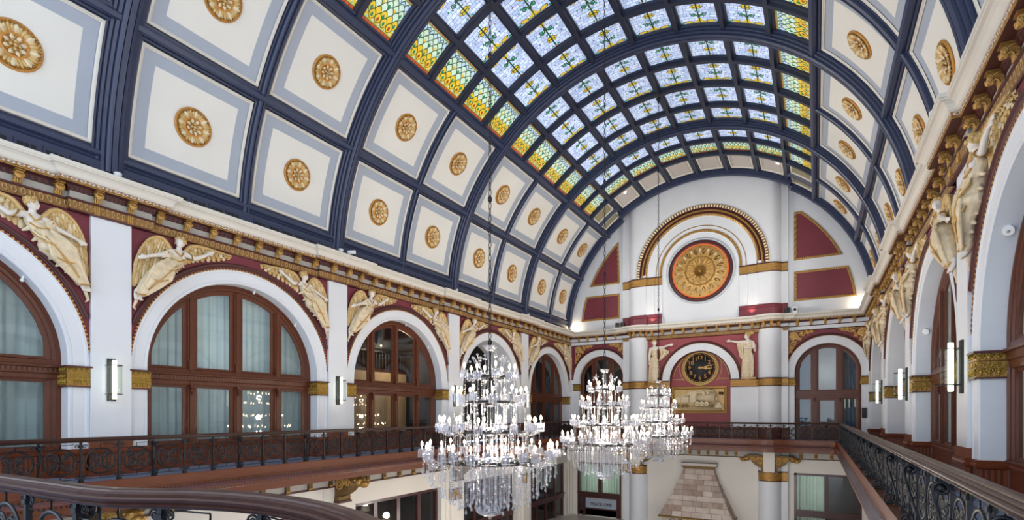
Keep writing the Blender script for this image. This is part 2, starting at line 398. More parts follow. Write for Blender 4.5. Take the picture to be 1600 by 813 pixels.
# coffers: two rows each side, two per bay
rim_prof = [(0, 10.88), (0.0, 10.80), (0.02, 10.77), (0.06, 10.77), (0.08, 10.80), (0.11, 10.81)]
def coffer(y0, y1, t0, t1):
    mm = M(CY); k = 180/pi/10.8
    vring(mm, y0, y1, t0, t1, 0.1, rim_prof, 'cornice_white')
    vgrid(mm, y0+0.08, y1-0.08, t0+0.08*k, t1-0.08*k, 10.83, 'vault_border')
    vgrid(mm, y0+0.46, y1-0.46, t0+0.46*k, t1-0.46*k, 10.824, 'vault_white')
    return mm.obj('coffer_panel', ceiling)
ROWS = [(T0, T1), (T2, T3)]
CELLS = []                                  # (bay index, half, y0, y1)
for i in range(0, 5):
    yb = YP[i]
    CELLS += [(i, 0, yb+0.45, yb+SB/2-0.22), (i, 1, yb+SB/2+0.22, yb+SB-(0.45 if i < 4 else 0.95))]
CELLS = [(-1, 1, YA+0.2, YP[0]-0.45)]+CELLS
for (i, h, y0, y1) in CELLS:
    for (a, b) in ROWS:
        coffer(y0, y1, a, b); coffer(y0, y1, 180-b, 180-a)
# ribs, purlins, beams: each a moulding of its own
MAINP = [(-.47, 10.88), (-.47, 10.78), (-.405, 10.775), (-.405, 10.84), (-.385, 10.84), (-.385, 10.70), (-.315, 10.685), (-.315, 10.76), (-.295, 10.76), (-.295, 10.61), (-.215, 10.59), (-.215, 10.66), (-.195, 10.66), (-.195, 10.51), (-.15, 10.475), (-.095, 10.46), (-.095, 10.54), (-.07, 10.54), (-.07, 10.455)]
MAINP = MAINP+[(-y, r) for y, r in reversed(MAINP)]
THINP = [(-.2, 10.88), (-.2, 10.76), (-.145, 10.75), (-.145, 10.81), (-.125, 10.81), (-.125, 10.66), (-.075, 10.62), (-.03, 10.62), (-.03, 10.67), (.03, 10.67), (.03, 10.62), (.075, 10.62), (.125, 10.66), (.125, 10.81), (.145, 10.81), (.145, 10.75), (.2, 10.76), (.2, 10.88)]
ntrim = [0]
def trim(mm): ntrim[0] += 1; return struct(mm.obj('trim_%d' % ntrim[0]))  # also names the columns, drum and wall piers
def rib(yc, prof, t0=2.5, t1=177.5, n=72):
    mm = M(CY); mm.loft([[(yc+y, t0+(t1-t0)*i/n, r) for y, r in prof] for i in range(n+1)], 'navy'); trim(mm)
for i in range(0, 5): rib(YP[i], MAINP)
for i in range(0, 5):
    for t0, t1 in ((2.5, T4), (180-T4, 177.5)): rib(YP[i]+SB/2, THINP, t0, t1, 30)
rib(YP[0]-SB/2, MAINP)
ENDP = [(y*1.0, r+0.03) for y, r in MAINP]
for t0, t1 in ((2.5, T4+9), (180-T4-9, 177.5)):
    mm = M(CY); mm.loft([[(DY-0.45+y, t0+(t1-t0)*i/30, r) for y, r in ENDP[:32]]+[(DY+0.05, t0+(t1-t0)*i/30, ENDP[31][1])] for i in range(31)], 'navy'); trim(mm)
mm = M(CY)                                  # rib hugging the projecting central bay
mm.loft([[(y+39.78, 56+68*i/40, r) for y, r in ENDP] for i in range(41)], 'navy'); trim(mm)
def purlin(tc, y0, y1, w, rs):
    mm = M(CY)
    prof = [(-w, 10.88), (-w, rs[0]), (-w*.66, rs[0]-.01), (-w*.66, rs[0]+.06), (-w*.58, rs[0]+.06), (-w*.58, rs[1]), (-w*.3, rs[2]), (w*.3, rs[2]), (w*.58, rs[1]), (w*.58, rs[0]+.06), (w*.66, rs[0]+.06), (w*.66, rs[0]-.01), (w, rs[0]), (w, 10.88)]
    mm.loft([[(y, tc+t, r) for t, r in prof] for y in (y0, y1)], 'navy'); trim(mm)
for tc in ((T1+T2)/2, 180-(T1+T2)/2): purlin(tc, YA, DY, 1.15, (10.74, 10.63, 10.55))
for tc in (T4, 180-T4): purlin(tc, YA, DY, 1.35, (10.74, 10.63, 10.55))
for tc in (T0-1.2, 180-T0+1.2): purlin(tc, YA, DY, 0.95, (10.80, 10.70, 10.62))
# base band with vents
mm = M(CY)
for s_ in (0, 1):
    mm.loft([[(y, (t if s_ == 0 else 180-t), r) for t, r in ((0.5, 10.62), (3.9, 10.62), (4.4, 10.72), (5.2, 10.74))] for y in (YA, DY)], 'navy')
base_band = trim(mm)
for s_ in (0, 1):
    for (i, h, y0, y1) in CELLS:
        n = 6
        for k in range(n):
            yc = y0+(y1-y0)*(k+0.5)/n; mm = M(CY); tt = lambda t: t if s_ == 0 else 180-t
            mm.box(yc-.19, tt(1.8), 10.60, yc+.19, tt(2.8), 10.66, 'navy_dark')
            for q in (-.06, .06): mm.box(yc+q-.012, tt(2.0), 10.585, yc+q+.012, tt(2.75), 10.62, 'navy')
            mm.box(yc-.27, tt(1.6), 10.605, yc-.255, tt(3.2), 10.63, 'navy_dark')
            mm.obj('vent', base_band)

# ------------------------------------------------------------------ stained glass skylight
def ell(cx, cy, rx, ry, rot=0.0, n=14, point=0.0):
    out = []
    for k in range(n):
        a = 2*pi*k/n; r = 1.0-point*abs(sin(a))*0.0
        x = rx*cos(a)*(1-point*(sin(a)**2)*0.35); y = ry*sin(a)
        out.append((cx+x*cos(rot)-y*sin(rot), cy+x*sin(rot)+y*cos(rot)))
    return out
def lens(cx, cy, w, h, up=1, n=7):
    """pointed leaf standing on (cx, cy)"""
    L_ = [(cx-w*sin(pi*k/n)**0.8, cy+up*h*k/n) for k in range(n+1)]; R_ = [(cx+w*sin(pi*k/n)**0.8, cy+up*h*k/n) for k in range(n, -1, -1)]
    return L_+R_[1:-1]
def strip2(pts, w):
    a, b = [], []
    for i, p in enumerate(pts):
        q0 = pts[max(0, i-1)]; q1 = pts[min(len(pts)-1, i+1)]; dx, dy = q1[0]-q0[0], q1[1]-q0[1]; l = hypot(dx, dy) or 1
        a.append((p[0]-dy/l*w, p[1]+dx/l*w)); b.append((p[0]+dy/l*w, p[1]-dx/l*w))
    return a+b[::-1]
def pane_shapes_blue():
    """one vine pane, q along the stem from the ribbon (0) to the flower (1), p across"""
    S = []
    def blob(pts, mt, lead=0.02):
        cx = sum(p[0] for p in pts)/len(pts); cy = sum(p[1] for p in pts)/len(pts)
        k = 1+lead/max(0.03, max(hypot(p[0]-cx, p[1]-cy) for p in pts)*0.7)
        S.append(([(cx+(x-cx)*k, cy+(y-cy)*k) for x, y in pts], 'sg_dkgreen', 0)); S.append((pts, mt, 1))
    S.append((strip2([(0, .13), (0, 1)], 0.02), 'sg_dkgreen', 1))
    for sx in (-1, 1):
        blob(ell(sx*.29, .065, .105, .042, sx*.14), 'sg_yellow')
        blob([(sx*.012, .20), (sx*.03, .20), (sx*.08, .10), (sx*.17, .065), (sx*.17, .03), (sx*.012, .03)], 'sg_yellow')
        S.append((strip2([(sx*.02, .26), (sx*.05, .36), (sx*.12, .42), (sx*.18, .38), (sx*.17, .31), (sx*.12, .30)], 0.017), 'sg_dkgreen', 1))
        S.append((ell(sx*.11, .35, .035, .055, -sx*.5), 'sg_green', 2)); S.append((ell(sx*.2, .42, .022, .035, sx*.7), 'sg_green', 2))
        for (fx, fy, r) in ((.055, .655, .045), (.055, .745, .045)): blob(ell(sx*fx, fy, .040, .034), 'sg_yellow', .016)
        blob(ell(sx*.125, .70, .030, .024), 'sg_yellow', .016)
        S.append((ell(sx*.08, .95, .035, .025), 'sg_green', 2)); S.append((ell(sx*.05, .52, .03, .02, sx), 'sg_green', 2))
        S.append((ell(sx*.31, .36, .024, .028, 0, 6), 'sg_green', 2)); S.append((ell(sx*.34, .62, .02, .024, 0, 6), 'sg_red', 2))
        S.append((ell(sx*.46, .04, .05, .03), 'sg_green', 2)); S.append((ell(sx*.4, .80, .016, .018, 0, 6), 'sg_tan', 2)); S.append((ell(sx*.16, .53, .014, .016, 0, 6), 'sg_tan', 2))
    S.append((ell(0, .09, .022, .03), 'sg_green', 2)); S.append((ell(0, .97, .02, .02), 'sg_orange', 2)); S.append((ell(0, .70, .014, .014), 'sg_dkgreen', 3))
    return S
def lensrow(S, mt, q, n, off, h, lev, inner=None, k_w=.52, lead=.016):
    for k in range(-1, n+1):
        cx = -.5+(k+.5+off)/n
        if cx < -.49 or cx > .49: continue
        w = min(k_w/n, .5-abs(cx))
        S.append((lens(cx, q, w, h), 'sg_dkgreen', 2+lev)); S.append((lens(cx, q+.02, max(.008, w-lead), h-.05), mt, 3+lev))
        if inner: S.append((lens(cx, q+h*.2, w*.34, h*.42), inner if k % 2 else 'sg_green', 4+lev))
def pane_shapes_scale():
    """border pane of pointed scales; q from the outer brick strip (0) inwards (1)"""
    S = [([(-.5, 0), (.5, 0), (.5, .065), (-.5, .065)], 'sg_orange', 1), ([(-.5, .95), (.5, .95), (.5, 1), (-.5, 1)], 'sg_tan', 1), ([(-.5, .935), (.5, .935), (.5, .95), (-.5, .95)], 'sg_green', 1),
         ([(-.5, .065), (.5, .065), (.5, .085), (-.5, .085)], 'sg_green', 1), ([(-.5, .085), (.5, .085), (.5, .2), (-.5, .2)], 'sg_yellow', 0)]
    for k in range(1, 9): S.append((strip2([(-.5+k/9, 0), (-.5+k/9, .065)], .006), 'navy_dark', 2)); S.append((strip2([(-.5+k/9, .95), (-.5+k/9, 1)], .005), 'navy_dark', 2))
    lensrow(S, 'sg_sky', .73, 7, 0, .20, 0); lensrow(S, 'sg_mint', .60, 5, .5, .26, 2); lensrow(S, 'sg_mint', .47, 5, 0, .28, 4, 'sg_yellow')
    lensrow(S, 'sg_mint', .36, 5, .5, .28, 6); lensrow(S, 'sg_yellow', .20, 5, 0, .30, 8, 'sg_yellow'); lensrow(S, 'sg_yellow', .10, 5, .5, .27, 10, 'sg_rust')
    for k in range(5): S.append((ell(-.4+.2*k, .12, .035, .028), 'sg_mint', 14)); S.append((ell(-.4+.2*k, .12, .014, .012), 'sg_green', 15))
    return S
def pane_shapes_end():
    """last row before the end wall: pale scrolls over a band of yellow points and red drops"""
    S = [([(-.5, 0), (.5, 0), (.5, .05), (-.5, .05)], 'sg_rust', 1), ([(-.5, .05), (.5, .05), (.5, .10), (-.5, .10)], 'sg_green', 1)]
    lensrow(S, 'sg_sky', .62, 8, 0, .36, 0); lensrow(S, 'sg_mint', .42, 7, .5, .40, 2, 'sg_green'); lensrow(S, 'sg_mint', .28, 7, 0, .36, 4, 'sg_yellow', lead=.012); lensrow(S, 'sg_yellow', .10, 7, .5, .34, 6, 'sg_mint', lead=.012)
    for k in range(8): S.append((ell(-.44+.126*k, .15, .022, .05), 'sg_red' if k % 2 else 'sg_green', 10))
    return S
BLUE, SCALE, ENDS = pane_shapes_blue(), pane_shapes_scale(), pane_shapes_end()
def glass_pane(parent, y0, y1, t0, t1, kind, flip=False):
    """kind 'vine': stem along y;  'scale': outer strip towards the springing or, kind 'end', towards the end wall"""
    mm = M(CY); rg = 10.90
    n = 4
    W_, H_ = (t1-t0)/57.3*10.9, y1-y0
    if kind == 'vine':
        for i in range(n):
            a, b = t0+(t1-t0)*i/n, t0+(t1-t0)*(i+1)/n
            us = [((i/n)*W_, 0), ((i+1)/n*W_, 0), ((i+1)/n*W_, H_), ((i/n)*W_, H_)]
            ox, oy = random.choice((0, .54, 1.08, .27)), random.choice((0, .165, .33))
            mm.add([(y0, a, rg), (y0, b, rg), (y1, b, rg), (y1, a, rg)], [(0, 1, 2, 3)], 'sg_blue', False, [[(u+y0*1.3, v+t0*.7) for u, v in us]])
    else:
        vgrid(mm, y0, y1, t0, t1, rg, 'sg_mint', n)
    for pts, mt, lev in {'vine': BLUE, 'scale': SCALE, 'end': ENDS}[kind]:
        r = rg-0.004-0.003*lev; out = []
        for p, q in pts:
            if kind == 'vine':
                qq = 1-q if flip else q; out.append((y0+(y1-y0)*qq, (t0+t1)/2+(t1-t0)*p, r))
            elif kind == 'scale':
                qq = 1-q if flip else q; out.append(((y0+y1)/2+(y1-y0)*p, t0+(t1-t0)*qq, r))
            else: out.append((y1-(y1-y0)*q, (t0+t1)/2+(t1-t0)*p, r))
        mm.poly(out, mt)
    return mm.obj('stained_glass_pane', parent, fix=False)
def lattice(name, yb, ys, yends):
    """the skylight frame of one bay: cross bars between its panes"""
    mm = M(CY)
    for y in ys:
        mm.loft([[(y+dy, T4+(180-2*T4)*i/40, r) for dy, r in ((-.2, 10.95), (-.2, 10.8), (-.12, 10.78), (-.1, 10.66), (.1, 10.66), (.12, 10.78), (.2, 10.8), (.2, 10.95))] for i in range(41)], 'navy_shaded')
    for k in range(1, 8):
        tc = T4+k*PIT
        mm.loft([[(y, tc+t, r) for t, r in ((-1.05, 10.95), (-1.05, 10.8), (-.65, 10.78), (-.5, 10.66), (.5, 10.66), (.65, 10.78), (1.05, 10.8), (1.05, 10.95))] for y in yends], 'navy_shaded')
    return struct(mm.obj(name))
nwin = [0]
for i in range(-1, 5):
    nwin[0] += 1
    y0 = YA if i < 0 else YP[i]; y1 = YP[i+1] if i < 4 else 39.9
    if i < 0: cuts = [y0+.45, y0+2.1, y1-.45]; cuts = [y0+.45, (y0+y1)/2, y1-.45]; ys = [(y0+y1)/2]
    elif i < 4: ys = [y0+SB*k/4 for k in (1, 2, 3)]; cuts = [y0+.45]+ys+[y1-.45]
    else: ys = [34.86, 36.78]; cuts = [y0+.47, 34.86, 36.75]
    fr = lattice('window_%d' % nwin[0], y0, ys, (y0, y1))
    for a in range(len(cuts)-1):
        c0 = cuts[a]+(.2 if a else 0); c1 = cuts[a+1]-(.2 if a < len(cuts)-2 or i == 4 else 0)
        for k in range(8):
            t0, t1 = T4+k*PIT+1.05, T4+(k+1)*PIT-1.05
            if k == 0: glass_pane(fr, c0, c1, t0+.25, t1, 'scale')
            elif k == 7: glass_pane(fr, c0, c1, t0, t1-.25, 'scale', True)
            elif i == 4 and a == 1: glass_pane(fr, c0, c1, t0, t1, 'end')
            else: glass_pane(fr, c0, c1, t0, t1, 'vine', (a % 2 == 1))
# pale coffers between the last glass row and the end wall
for k in range(8):
    t0, t1 = T4+k*PIT+1.3, T4+(k+1)*PIT-1.3
    if k in (0, 7): spans = [(37.05, 38.35, 'vault_olive'), (38.95, 39.95, 'vault_olive')]
    else: spans = [(37.05, 39.2, 'vault_pale')]
    for (a, b, mt) in spans:
        mm = M(CY); kk = 180/pi/10.8
        vring(mm, a, b, t0, t1, .1, [(0, 10.9), (0, 10.8), (.03, 10.77), (.1, 10.78), (.12, 10.84)], 'cornice_white')
        vgrid(mm, a+.1, b-.1, t0+.1*kk, t1-.1*kk, 10.84, mt)
        vring(mm, a+.2, b-.2, t0+.2*kk, t1-.2*kk, .1, [(0, 10.84), (.01, 10.83), (.03, 10.83), (.04, 10.84)], 'grey_paint' if k not in (0, 7) else mt)
        mm.obj('coffer_panel', ceiling)
mm = M(CY)
for tc in (T4+PIT/2, 180-T4-PIT/2): mm.loft([[(38.65+dy, tc-PIT/2+PIT*i/6, r) for dy, r in ((-.25, 10.95), (-.22, 10.78), (-.1, 10.66), (.1, 10.66), (.22, 10.78), (.25, 10.95))] for i in range(7)], 'navy')
trim(mm)
for k, (y, tt) in enumerate(((37.5, 116.4), (37.6, 61.0))):
    t = thing('downlight', 'small lit downlight in the pale coffer near the %s end of the last coffer row' % ('chandelier', 'door')[k], 'downlight', CY(y, tt, 10.83), 0, 'downlights in the pale coffers')
    ax = Vector((-cos(rad(tt)), 0, -sin(rad(tt)))); t.rotation_euler = ax.to_track_quat('Z', 'Y').to_euler()
    mm = M(); mm.lathe([(.13, 0), (.16, 0), (.15, .03), (.11, .02), (.11, 0)], 'white_plastic', 20); mm.obj('trim_ring', t)
    mm = M(); mm.lathe([(0, .004), (.115, .004), (.115, -.01), (0, -.01)], 'lamp_disc', 16); mm.obj('lamp', t)
# ------------------------------------------------------------------ side walls
RI, RO, BC, TOP = 3.22, 3.70, 1.45, 5.70        # arch radii, arch centre height, underside of the entablature
WD = -0.1                                        # wall face behind the pilaster faces
def arch_bay(wl, mm, yc, depth, low=FLZ):
    hw = SB/2-HP
    spandrel(wl, yc, BC, RO, yc-hw, yc+hw, TOP, WD, 'maroon')
    archband(mm, yc, BC, [(RO+.0, WD), (RO, WD+.03), (RO-.07, WD+.03), (RO-.09, WD+.005), (RI+.12, WD+.005), (RI+.10, WD-.01), (RI+.09, WD+.01), (RI+.03, WD+.015), (RI, WD-.02), (RI, depth)],
             ['white_paint']*9, low)
    for s_ in (-1, 1):                           # strip between archivolt leg and pilaster
        wl.quad((yc+s_*RO, low, WD), (yc+s_*hw, low, WD), (yc+s_*hw, BC, WD), (yc+s_*RO, BC, WD), 'white_paint')
def arch_mould(mm, yc):
    """maroon hood moulding with a gold bead on its inner edge, cut by the pilasters"""
    hw = SB/2-HP
    ta = math.degrees(math.acos(min(1, (hw-.0)/(RO+.24)))); tb = math.degrees(math.acos(min(1, hw/(RO+.03))))
    archband(mm, yc, BC, [(RO+.0, WD), (RO+.0, WD+.045), (RO+.045, WD+.045), (RO+.05, WD)], ['bead_gold']*3, None, 60, tb, 180-tb)
    archband(mm, yc, BC, [(RO+.05, WD), (RO+.06, WD+.06), (RO+.11, WD+.09), (RO+.13, WD+.05), (RO+.16, WD+.10), (RO+.2, WD+.10), (RO+.24, WD)], 'maroon_dark', None, 60, ta, 180-ta, True)
def pilaster(mm, yp):
    mm.box(yp-HP, -1.0, WD-.05, yp+HP, TOP, 0.0, 'white_paint')
def capital(parent, xf, a0, a1, b0, b1, d0, d1, at):
    """gold impost block with dark fillets, running scrolls and a row of leaves on every face"""
    mm = M(xf); H = b1-b0
    mm.box(a0-.04, b1-.05, d0, a1+.04, b1, d1+.05, 'maroon_dark'); mm.box(a0-.02, b0, d0, a1+.02, b0+.035, d1+.03, 'maroon_dark')
    mm.box(a0, b0+.035, d0, a1, b1-.05, d1, 'gold')
    def face(P, L_):
        n = max(2, int(round(L_/.15))); s = L_/n
        for k in range(n):
            u = s*(k+.5)
            mm.tube([P(u-s*.45, b1-.07, .01), P(u-s*.2, b1-.13, .02), P(u, b1-.15, .03), P(u+s*.2, b1-.13, .02), P(u+s*.45, b1-.07, .01)], .016, 'capital_gold', 5)
            mm.tube([P(u, b1-.06, .015), P(u, b1-.13, .03)], .02, 'capital_gold', 5)
            sg = 1 if k % 2 else -1
            mm.tube([P(u+s*.42*(1-q/12)*cos(q), b0+H*.50+sg*s*.38*(1-q/12)*sin(q), .02) for q in [x*.6 for x in range(18)]], .013, 'capital_gold', 5)
            mm.tube([P(u+s*.40*cos(q), b0+.15+s*.5*sin(q), .02) for q in [x*pi/8 for x in range(9)]], .014, 'capital_gold', 5)
            for dz, r in ((.09, .03), (.14, .036), (.185, .026)): mm.ball(P(u, b0+dz, .015), (r, r, r), 'capital_gold', 6, 4)
        mm.tube([P(0, b0+H*.36, .015), P(L_, b0+H*.36, .015)], .012, 'capital_gold', 5); mm.tube([P(0, b0+H*.64, .015), P(L_, b0+H*.64, .015)], .010, 'capital_gold', 5)
    face(lambda u, b, e: (a0+u, b, d1+e), a1-a0); face(lambda u, b, e: (a0-e, b, d0+u), d1-d0); face(lambda u, b, e: (a1+e, b, d0+u), d1-d0)
    return mm.obj('capital', parent, fix=False)
LOWTOP = -3.30
def lower_bay(wl, mm, yc, hwin=3.15, wtop=-4.15):
    hw = SB/2
    wl.quad((yc-hw, wtop, WD), (yc+hw, wtop, WD), (yc+hw, -2.6, WD), (yc-hw, -2.6, WD), 'lower_white')
    for s_ in (-1, 1):
        wl.quad((yc+s_*hwin, LOWZ, WD), (yc+s_*hw, LOWZ, WD), (yc+s_*hw, wtop, WD), (yc+s_*hwin, wtop, WD), 'lower_white')
        mm.quad((yc+s_*hwin, LOWZ, WD), (yc+s_*hwin, LOWZ, -.6), (yc+s_*hwin, wtop, -.6), (yc+s_*hwin, wtop, WD), 'lower_white')
    mm.quad((yc-hwin, wtop, WD), (yc+hwin, wtop, WD), (yc+hwin, wtop, -.6), (yc-hwin, wtop, -.6), 'lower_white')
def side_wall(name, xf, bays, depths):
    wl, mm = M(xf), M(xf)
    for i in bays: arch_bay(wl, mm, YP[i]+SB/2, depths.get(i, -.75))
    for i in range(bays[0], bays[-1]+2):
        if i < 5: pilaster(mm, YP[i])
    mm.box(YP[4]+SB-HP, -1.0, WD-.05, DY, TOP, 0.0, 'white_paint')
    for i in bays: lower_bay(wl, mm, YP[i]+SB/2)
    for i in range(bays[0], bays[-1]+2): mm.box(YP[i]-.75, LOWZ, WD-.05, min(DY, YP[i]+.75), -2.7, -.02, 'lower_white'); mm.box(YP[i]-.45, LOWZ, WD, min(DY, YP[i]+.45), -2.7, .12, 'lower_white')
    wl.quad((bays[0]*SB+Y1-SB, TOP-.02, WD), (DY, TOP-.02, WD), (DY, 7.4, WD), (bays[0]*SB+Y1-SB, 7.4, WD), 'white_paint')
    struct(wl.obj(name)); w = trim(mm)  # pilasters, reveals and lower piers of the wall, filed as trim
    m2 = M(xf)
    for i in bays: arch_mould(m2, YP[i]+SB/2)
    trim(m2)
    for i in bays:
        yc = YP[i]+SB/2; hw = SB/2-HP; dp = -.62
        capital(w, xf, yc-hw, yc-RI+.05, .73, 1.33, dp, WD+.06, None); capital(w, xf, yc+RI-.05, yc+hw, .73, 1.33, dp, WD+.06, None)
    return w
wall_left = side_wall('wall_left', WL, [0, 1, 2, 3, 4], {3: -1.9})
wall_right = side_wall('wall_right', WR, [1, 2, 3, 4], {3: -1.9, 4: -1.2})
# lower capitals on the side walls
for (xf, par) in ((WL, wall_left), (WR, wall_right)):
    for i in range(1, 5): capital(par, xf, YP[i]-.47, YP[i]+.47, -5.0, -4.35, WD, .15, None)

# ------------------------------------------------------------------ entablature all round
def jut(x, sg, ys, up):
    out = []
    for y in ys:
        a, b = (y-1.1, y+1.1) if up else (y+1.1, y-1.1)
        out += [(x, a), (x+sg*.15, a), (x+sg*.15, b), (x, b)]
    return out
def col_arc(cx, cy, r, a0, a1, n): return [(cx+r*cos(rad(a0+(a1-a0)*k/n)), cy+r*sin(rad(a0+(a1-a0)*k/n))) for k in range(n+1)]
CLX, CRX, CR = -12.15, -2.80, 0.77
left_path = [(LX, YP[0]-SB*.5)]+jut(LX, 1, YP[0:5], True)+[(LX, DY)]
end_path = [(LX, DY), (-13.45, DY), (-13.45, DY-.3), (-12.95, DY-.3)]+col_arc(CLX, DY, CR+.02, 200, 327, 12)+[(-11.2, DY-.42), (-3.75, DY-.42)]+col_arc(CRX, DY, CR+.02, 213, 340, 12)+[(-1.95, DY-.3), (-1.62, DY-.3), (-1.62, DY), (RX, DY)]
right_path = [(RX, DY)]+jut(RX, -1, YP[4:0:-1], False)+[(RX, YP[1]-SB*.5)]
ENT = [((-.14, 5.66), 'maroon_dark'), ((-.07, 5.68), 'maroon_dark'), ((-.05, 5.71), 'egg_band'), ((-.01, 5.93), 'maroon_dark'), ((.02, 5.94), 'maroon_dark'), ((.02, 5.99), 'maroon_dark'), ((-.06, 6.0), 'grey_paint'),
       ((-.06, 6.2), 'maroon_dark'), ((-.01, 6.21), 'dentil_maroon'), ((.02, 6.30), 'maroon_dark'), ((.05, 6.33), 'maroon_dark'), ((.27, 6.33), 'gold'), ((.27, 6.36), 'gold'), ((.29, 6.37), 'ring_band'), ((.30, 6.455), 'cornice_white'),
       ((.32, 6.46), 'cornice_white'), ((.36, 6.50), 'cornice_white'), ((.37, 6.54), 'cornice_white'), ((.40, 6.60), 'cornice_white'), ((.46, 6.65), 'cornice_white'), ((.52, 6.67), 'cornice_white'), ((.525, 6.70), 'cornice_white'), ((.55, 6.71), 'cornice_white'), ((.55, 6.80), 'cornice_white'), ((-.3, 6.83), 'cornice_white')]
full = left_path[:-1]+end_path+right_path[1:]
nl, ne = len(left_path)-1, len(end_path)
def run_part(name, i0, i1, prof, mts):
    """sweep part of the full path so that the corners stay mitred"""
    mm = M(); off = {}
    for d, z in prof:
        if d not in off: off[d] = mitre(full, d)
    mm.loft([[(off[d][i].x, off[d][i].y, z) for d, z in prof] for i in range(i0, i1+1)], mts)
    return mm
ep, em = [p for p, m_ in ENT], [m_ for p, m_ in ENT][:-1]
for (a, b) in ((0, nl), (nl, nl+ne-1), (nl+ne-1, len(full)-1)): trim(run_part('', a, b, ep, em))

# ------------------------------------------------------------------ balcony all round: slab, fascia, wainscot
def bump(x): return .32*math.exp(-((x-CLX)/1.0)**2)+.32*math.exp(-((x-CRX)/1.0)**2)
DL, DE, DR = 1.5, 1.65, 1.65
xl, xr, ye = LX+DL, RX-DR, DY-DE
inner = [(xl, 1.95), (xl, ye-.5), (xl+.15, ye-.15), (xl+.5, ye)]+[(x, ye-bump(x)) for x in [xl+.9+(xr-xl-1.8)*k/50 for k in range(51)]]+[(xr-.5, ye), (xr-.15, ye-.15), (xr, ye-.5), (xr, 1.5)]
near = [(-19.0, 2.0), (xl, 2.0), (-12, 2.06), (-7.8, 2.14), (-5.6, 2.22), (-5.25, 2.27), (-5.0, 2.38), (-4.6, 2.57), (-4.2, 2.68), (-3.8, 2.73), (-3.4, 2.72), (-3.0, 2.66), (-2.6, 2.54), (-2.2, 2.36), (-1.8, 2.1), (-1.4, 1.75), (-.9, 1.4), (-.2, 1.3), (xr, 1.5)]
slab = M()
outer = [(LX-.9, 1.95), (LX-.9, DY+.9), (RX+.9, DY+.9), (RX+.9, 1.5)]
def ring_quads(mm, pin, z, mt):
    a, b, c, d = outer; n = len(pin)
    for i in range(n-1):
        p, q = pin[i], pin[i+1]
        f = lambda w: (a[0], min(w[1], DY)) if w[0] <= xl+.01 else ((d[0], min(w[1], DY)) if w[0] >= xr-.01 else (w[0], b[1]))
        mm.quad((*p, z), (*q, z), (*f(q), z), (*f(p), z), mt)
    mm.quad((xl, ye-.5, z), (a[0], ye-.5, z), (a[0], b[1], z), (xl, b[1], z), mt); mm.quad((xr, ye-.5, z), (d[0], ye-.5, z), (d[0], b[1], z), (xr, b[1], z), mt)
inn2 = [(xl, 1.95), (xl, ye-.5)]+inner[2:-2]+[(xr, ye-.5), (xr, 1.5)]
ring_quads(slab, inn2, FLZ, 'carpet'); ring_quads(slab, inn2, -2.66, 'maroon_dark')
slab.poly([(LX-.9, -4.5, FLZ)]+[(max(LX-.9, x), y, FLZ) for x, y in near]+[(RX+.9, 1.5, FLZ), (RX+.9, -4.5, FLZ)], 'carpet')
slab.poly([(LX-.9, -4.5, -2.66)]+[(max(LX-.9, x), y, -2.66) for x, y in near]+[(RX+.9, 1.5, -2.66), (RX+.9, -4.5, -2.66)], 'maroon_dark')
o = slab.obj('floor_balcony'); struct(o)
FAS = [((-.15, FLZ+.0), 'wood_flat'), ((.10, FLZ+.03), 'wood_flat'), ((.11, FLZ-.0), 'wood_flat'), ((.10, FLZ-.27), 'wood_flat'), ((.13, FLZ-.28), 'wood_flat'), ((.13, FLZ-.31), 'dentil_wood'), ((.08, FLZ-.32), 'dentil_wood'), ((.09, FLZ-.365), 'ledge'),
       ((.19, FLZ-.41), 'ledge'), ((.30, FLZ-.455), 'wood_flat'), ((.30, FLZ-.48), 'wood_flat'), ((.21, FLZ-.49), 'dentil_wood'), ((.20, FLZ-.56), 'wood_flat'), ((.19, FLZ-.58), 'wood_flat'), ((.18, FLZ-.80), 'wood_flat'), ((.12, FLZ-.82), 'wood_flat'), ((-.2, FLZ-.84), 'wood_flat')]
mm = M(); run(mm, inner, [p for p, q in FAS], [q for p, q in FAS][:-1]); trim(mm)
mm = M(); run(mm, list(reversed(near))[0:], [(-d, z) for d, z in [p for p, q in FAS]][:0] or [(d, z) for d, z in [p for p, q in FAS]], [q for p, q in FAS][:-1])
# near edge runs right to left with the hall on its right-hand side
trim(mm)
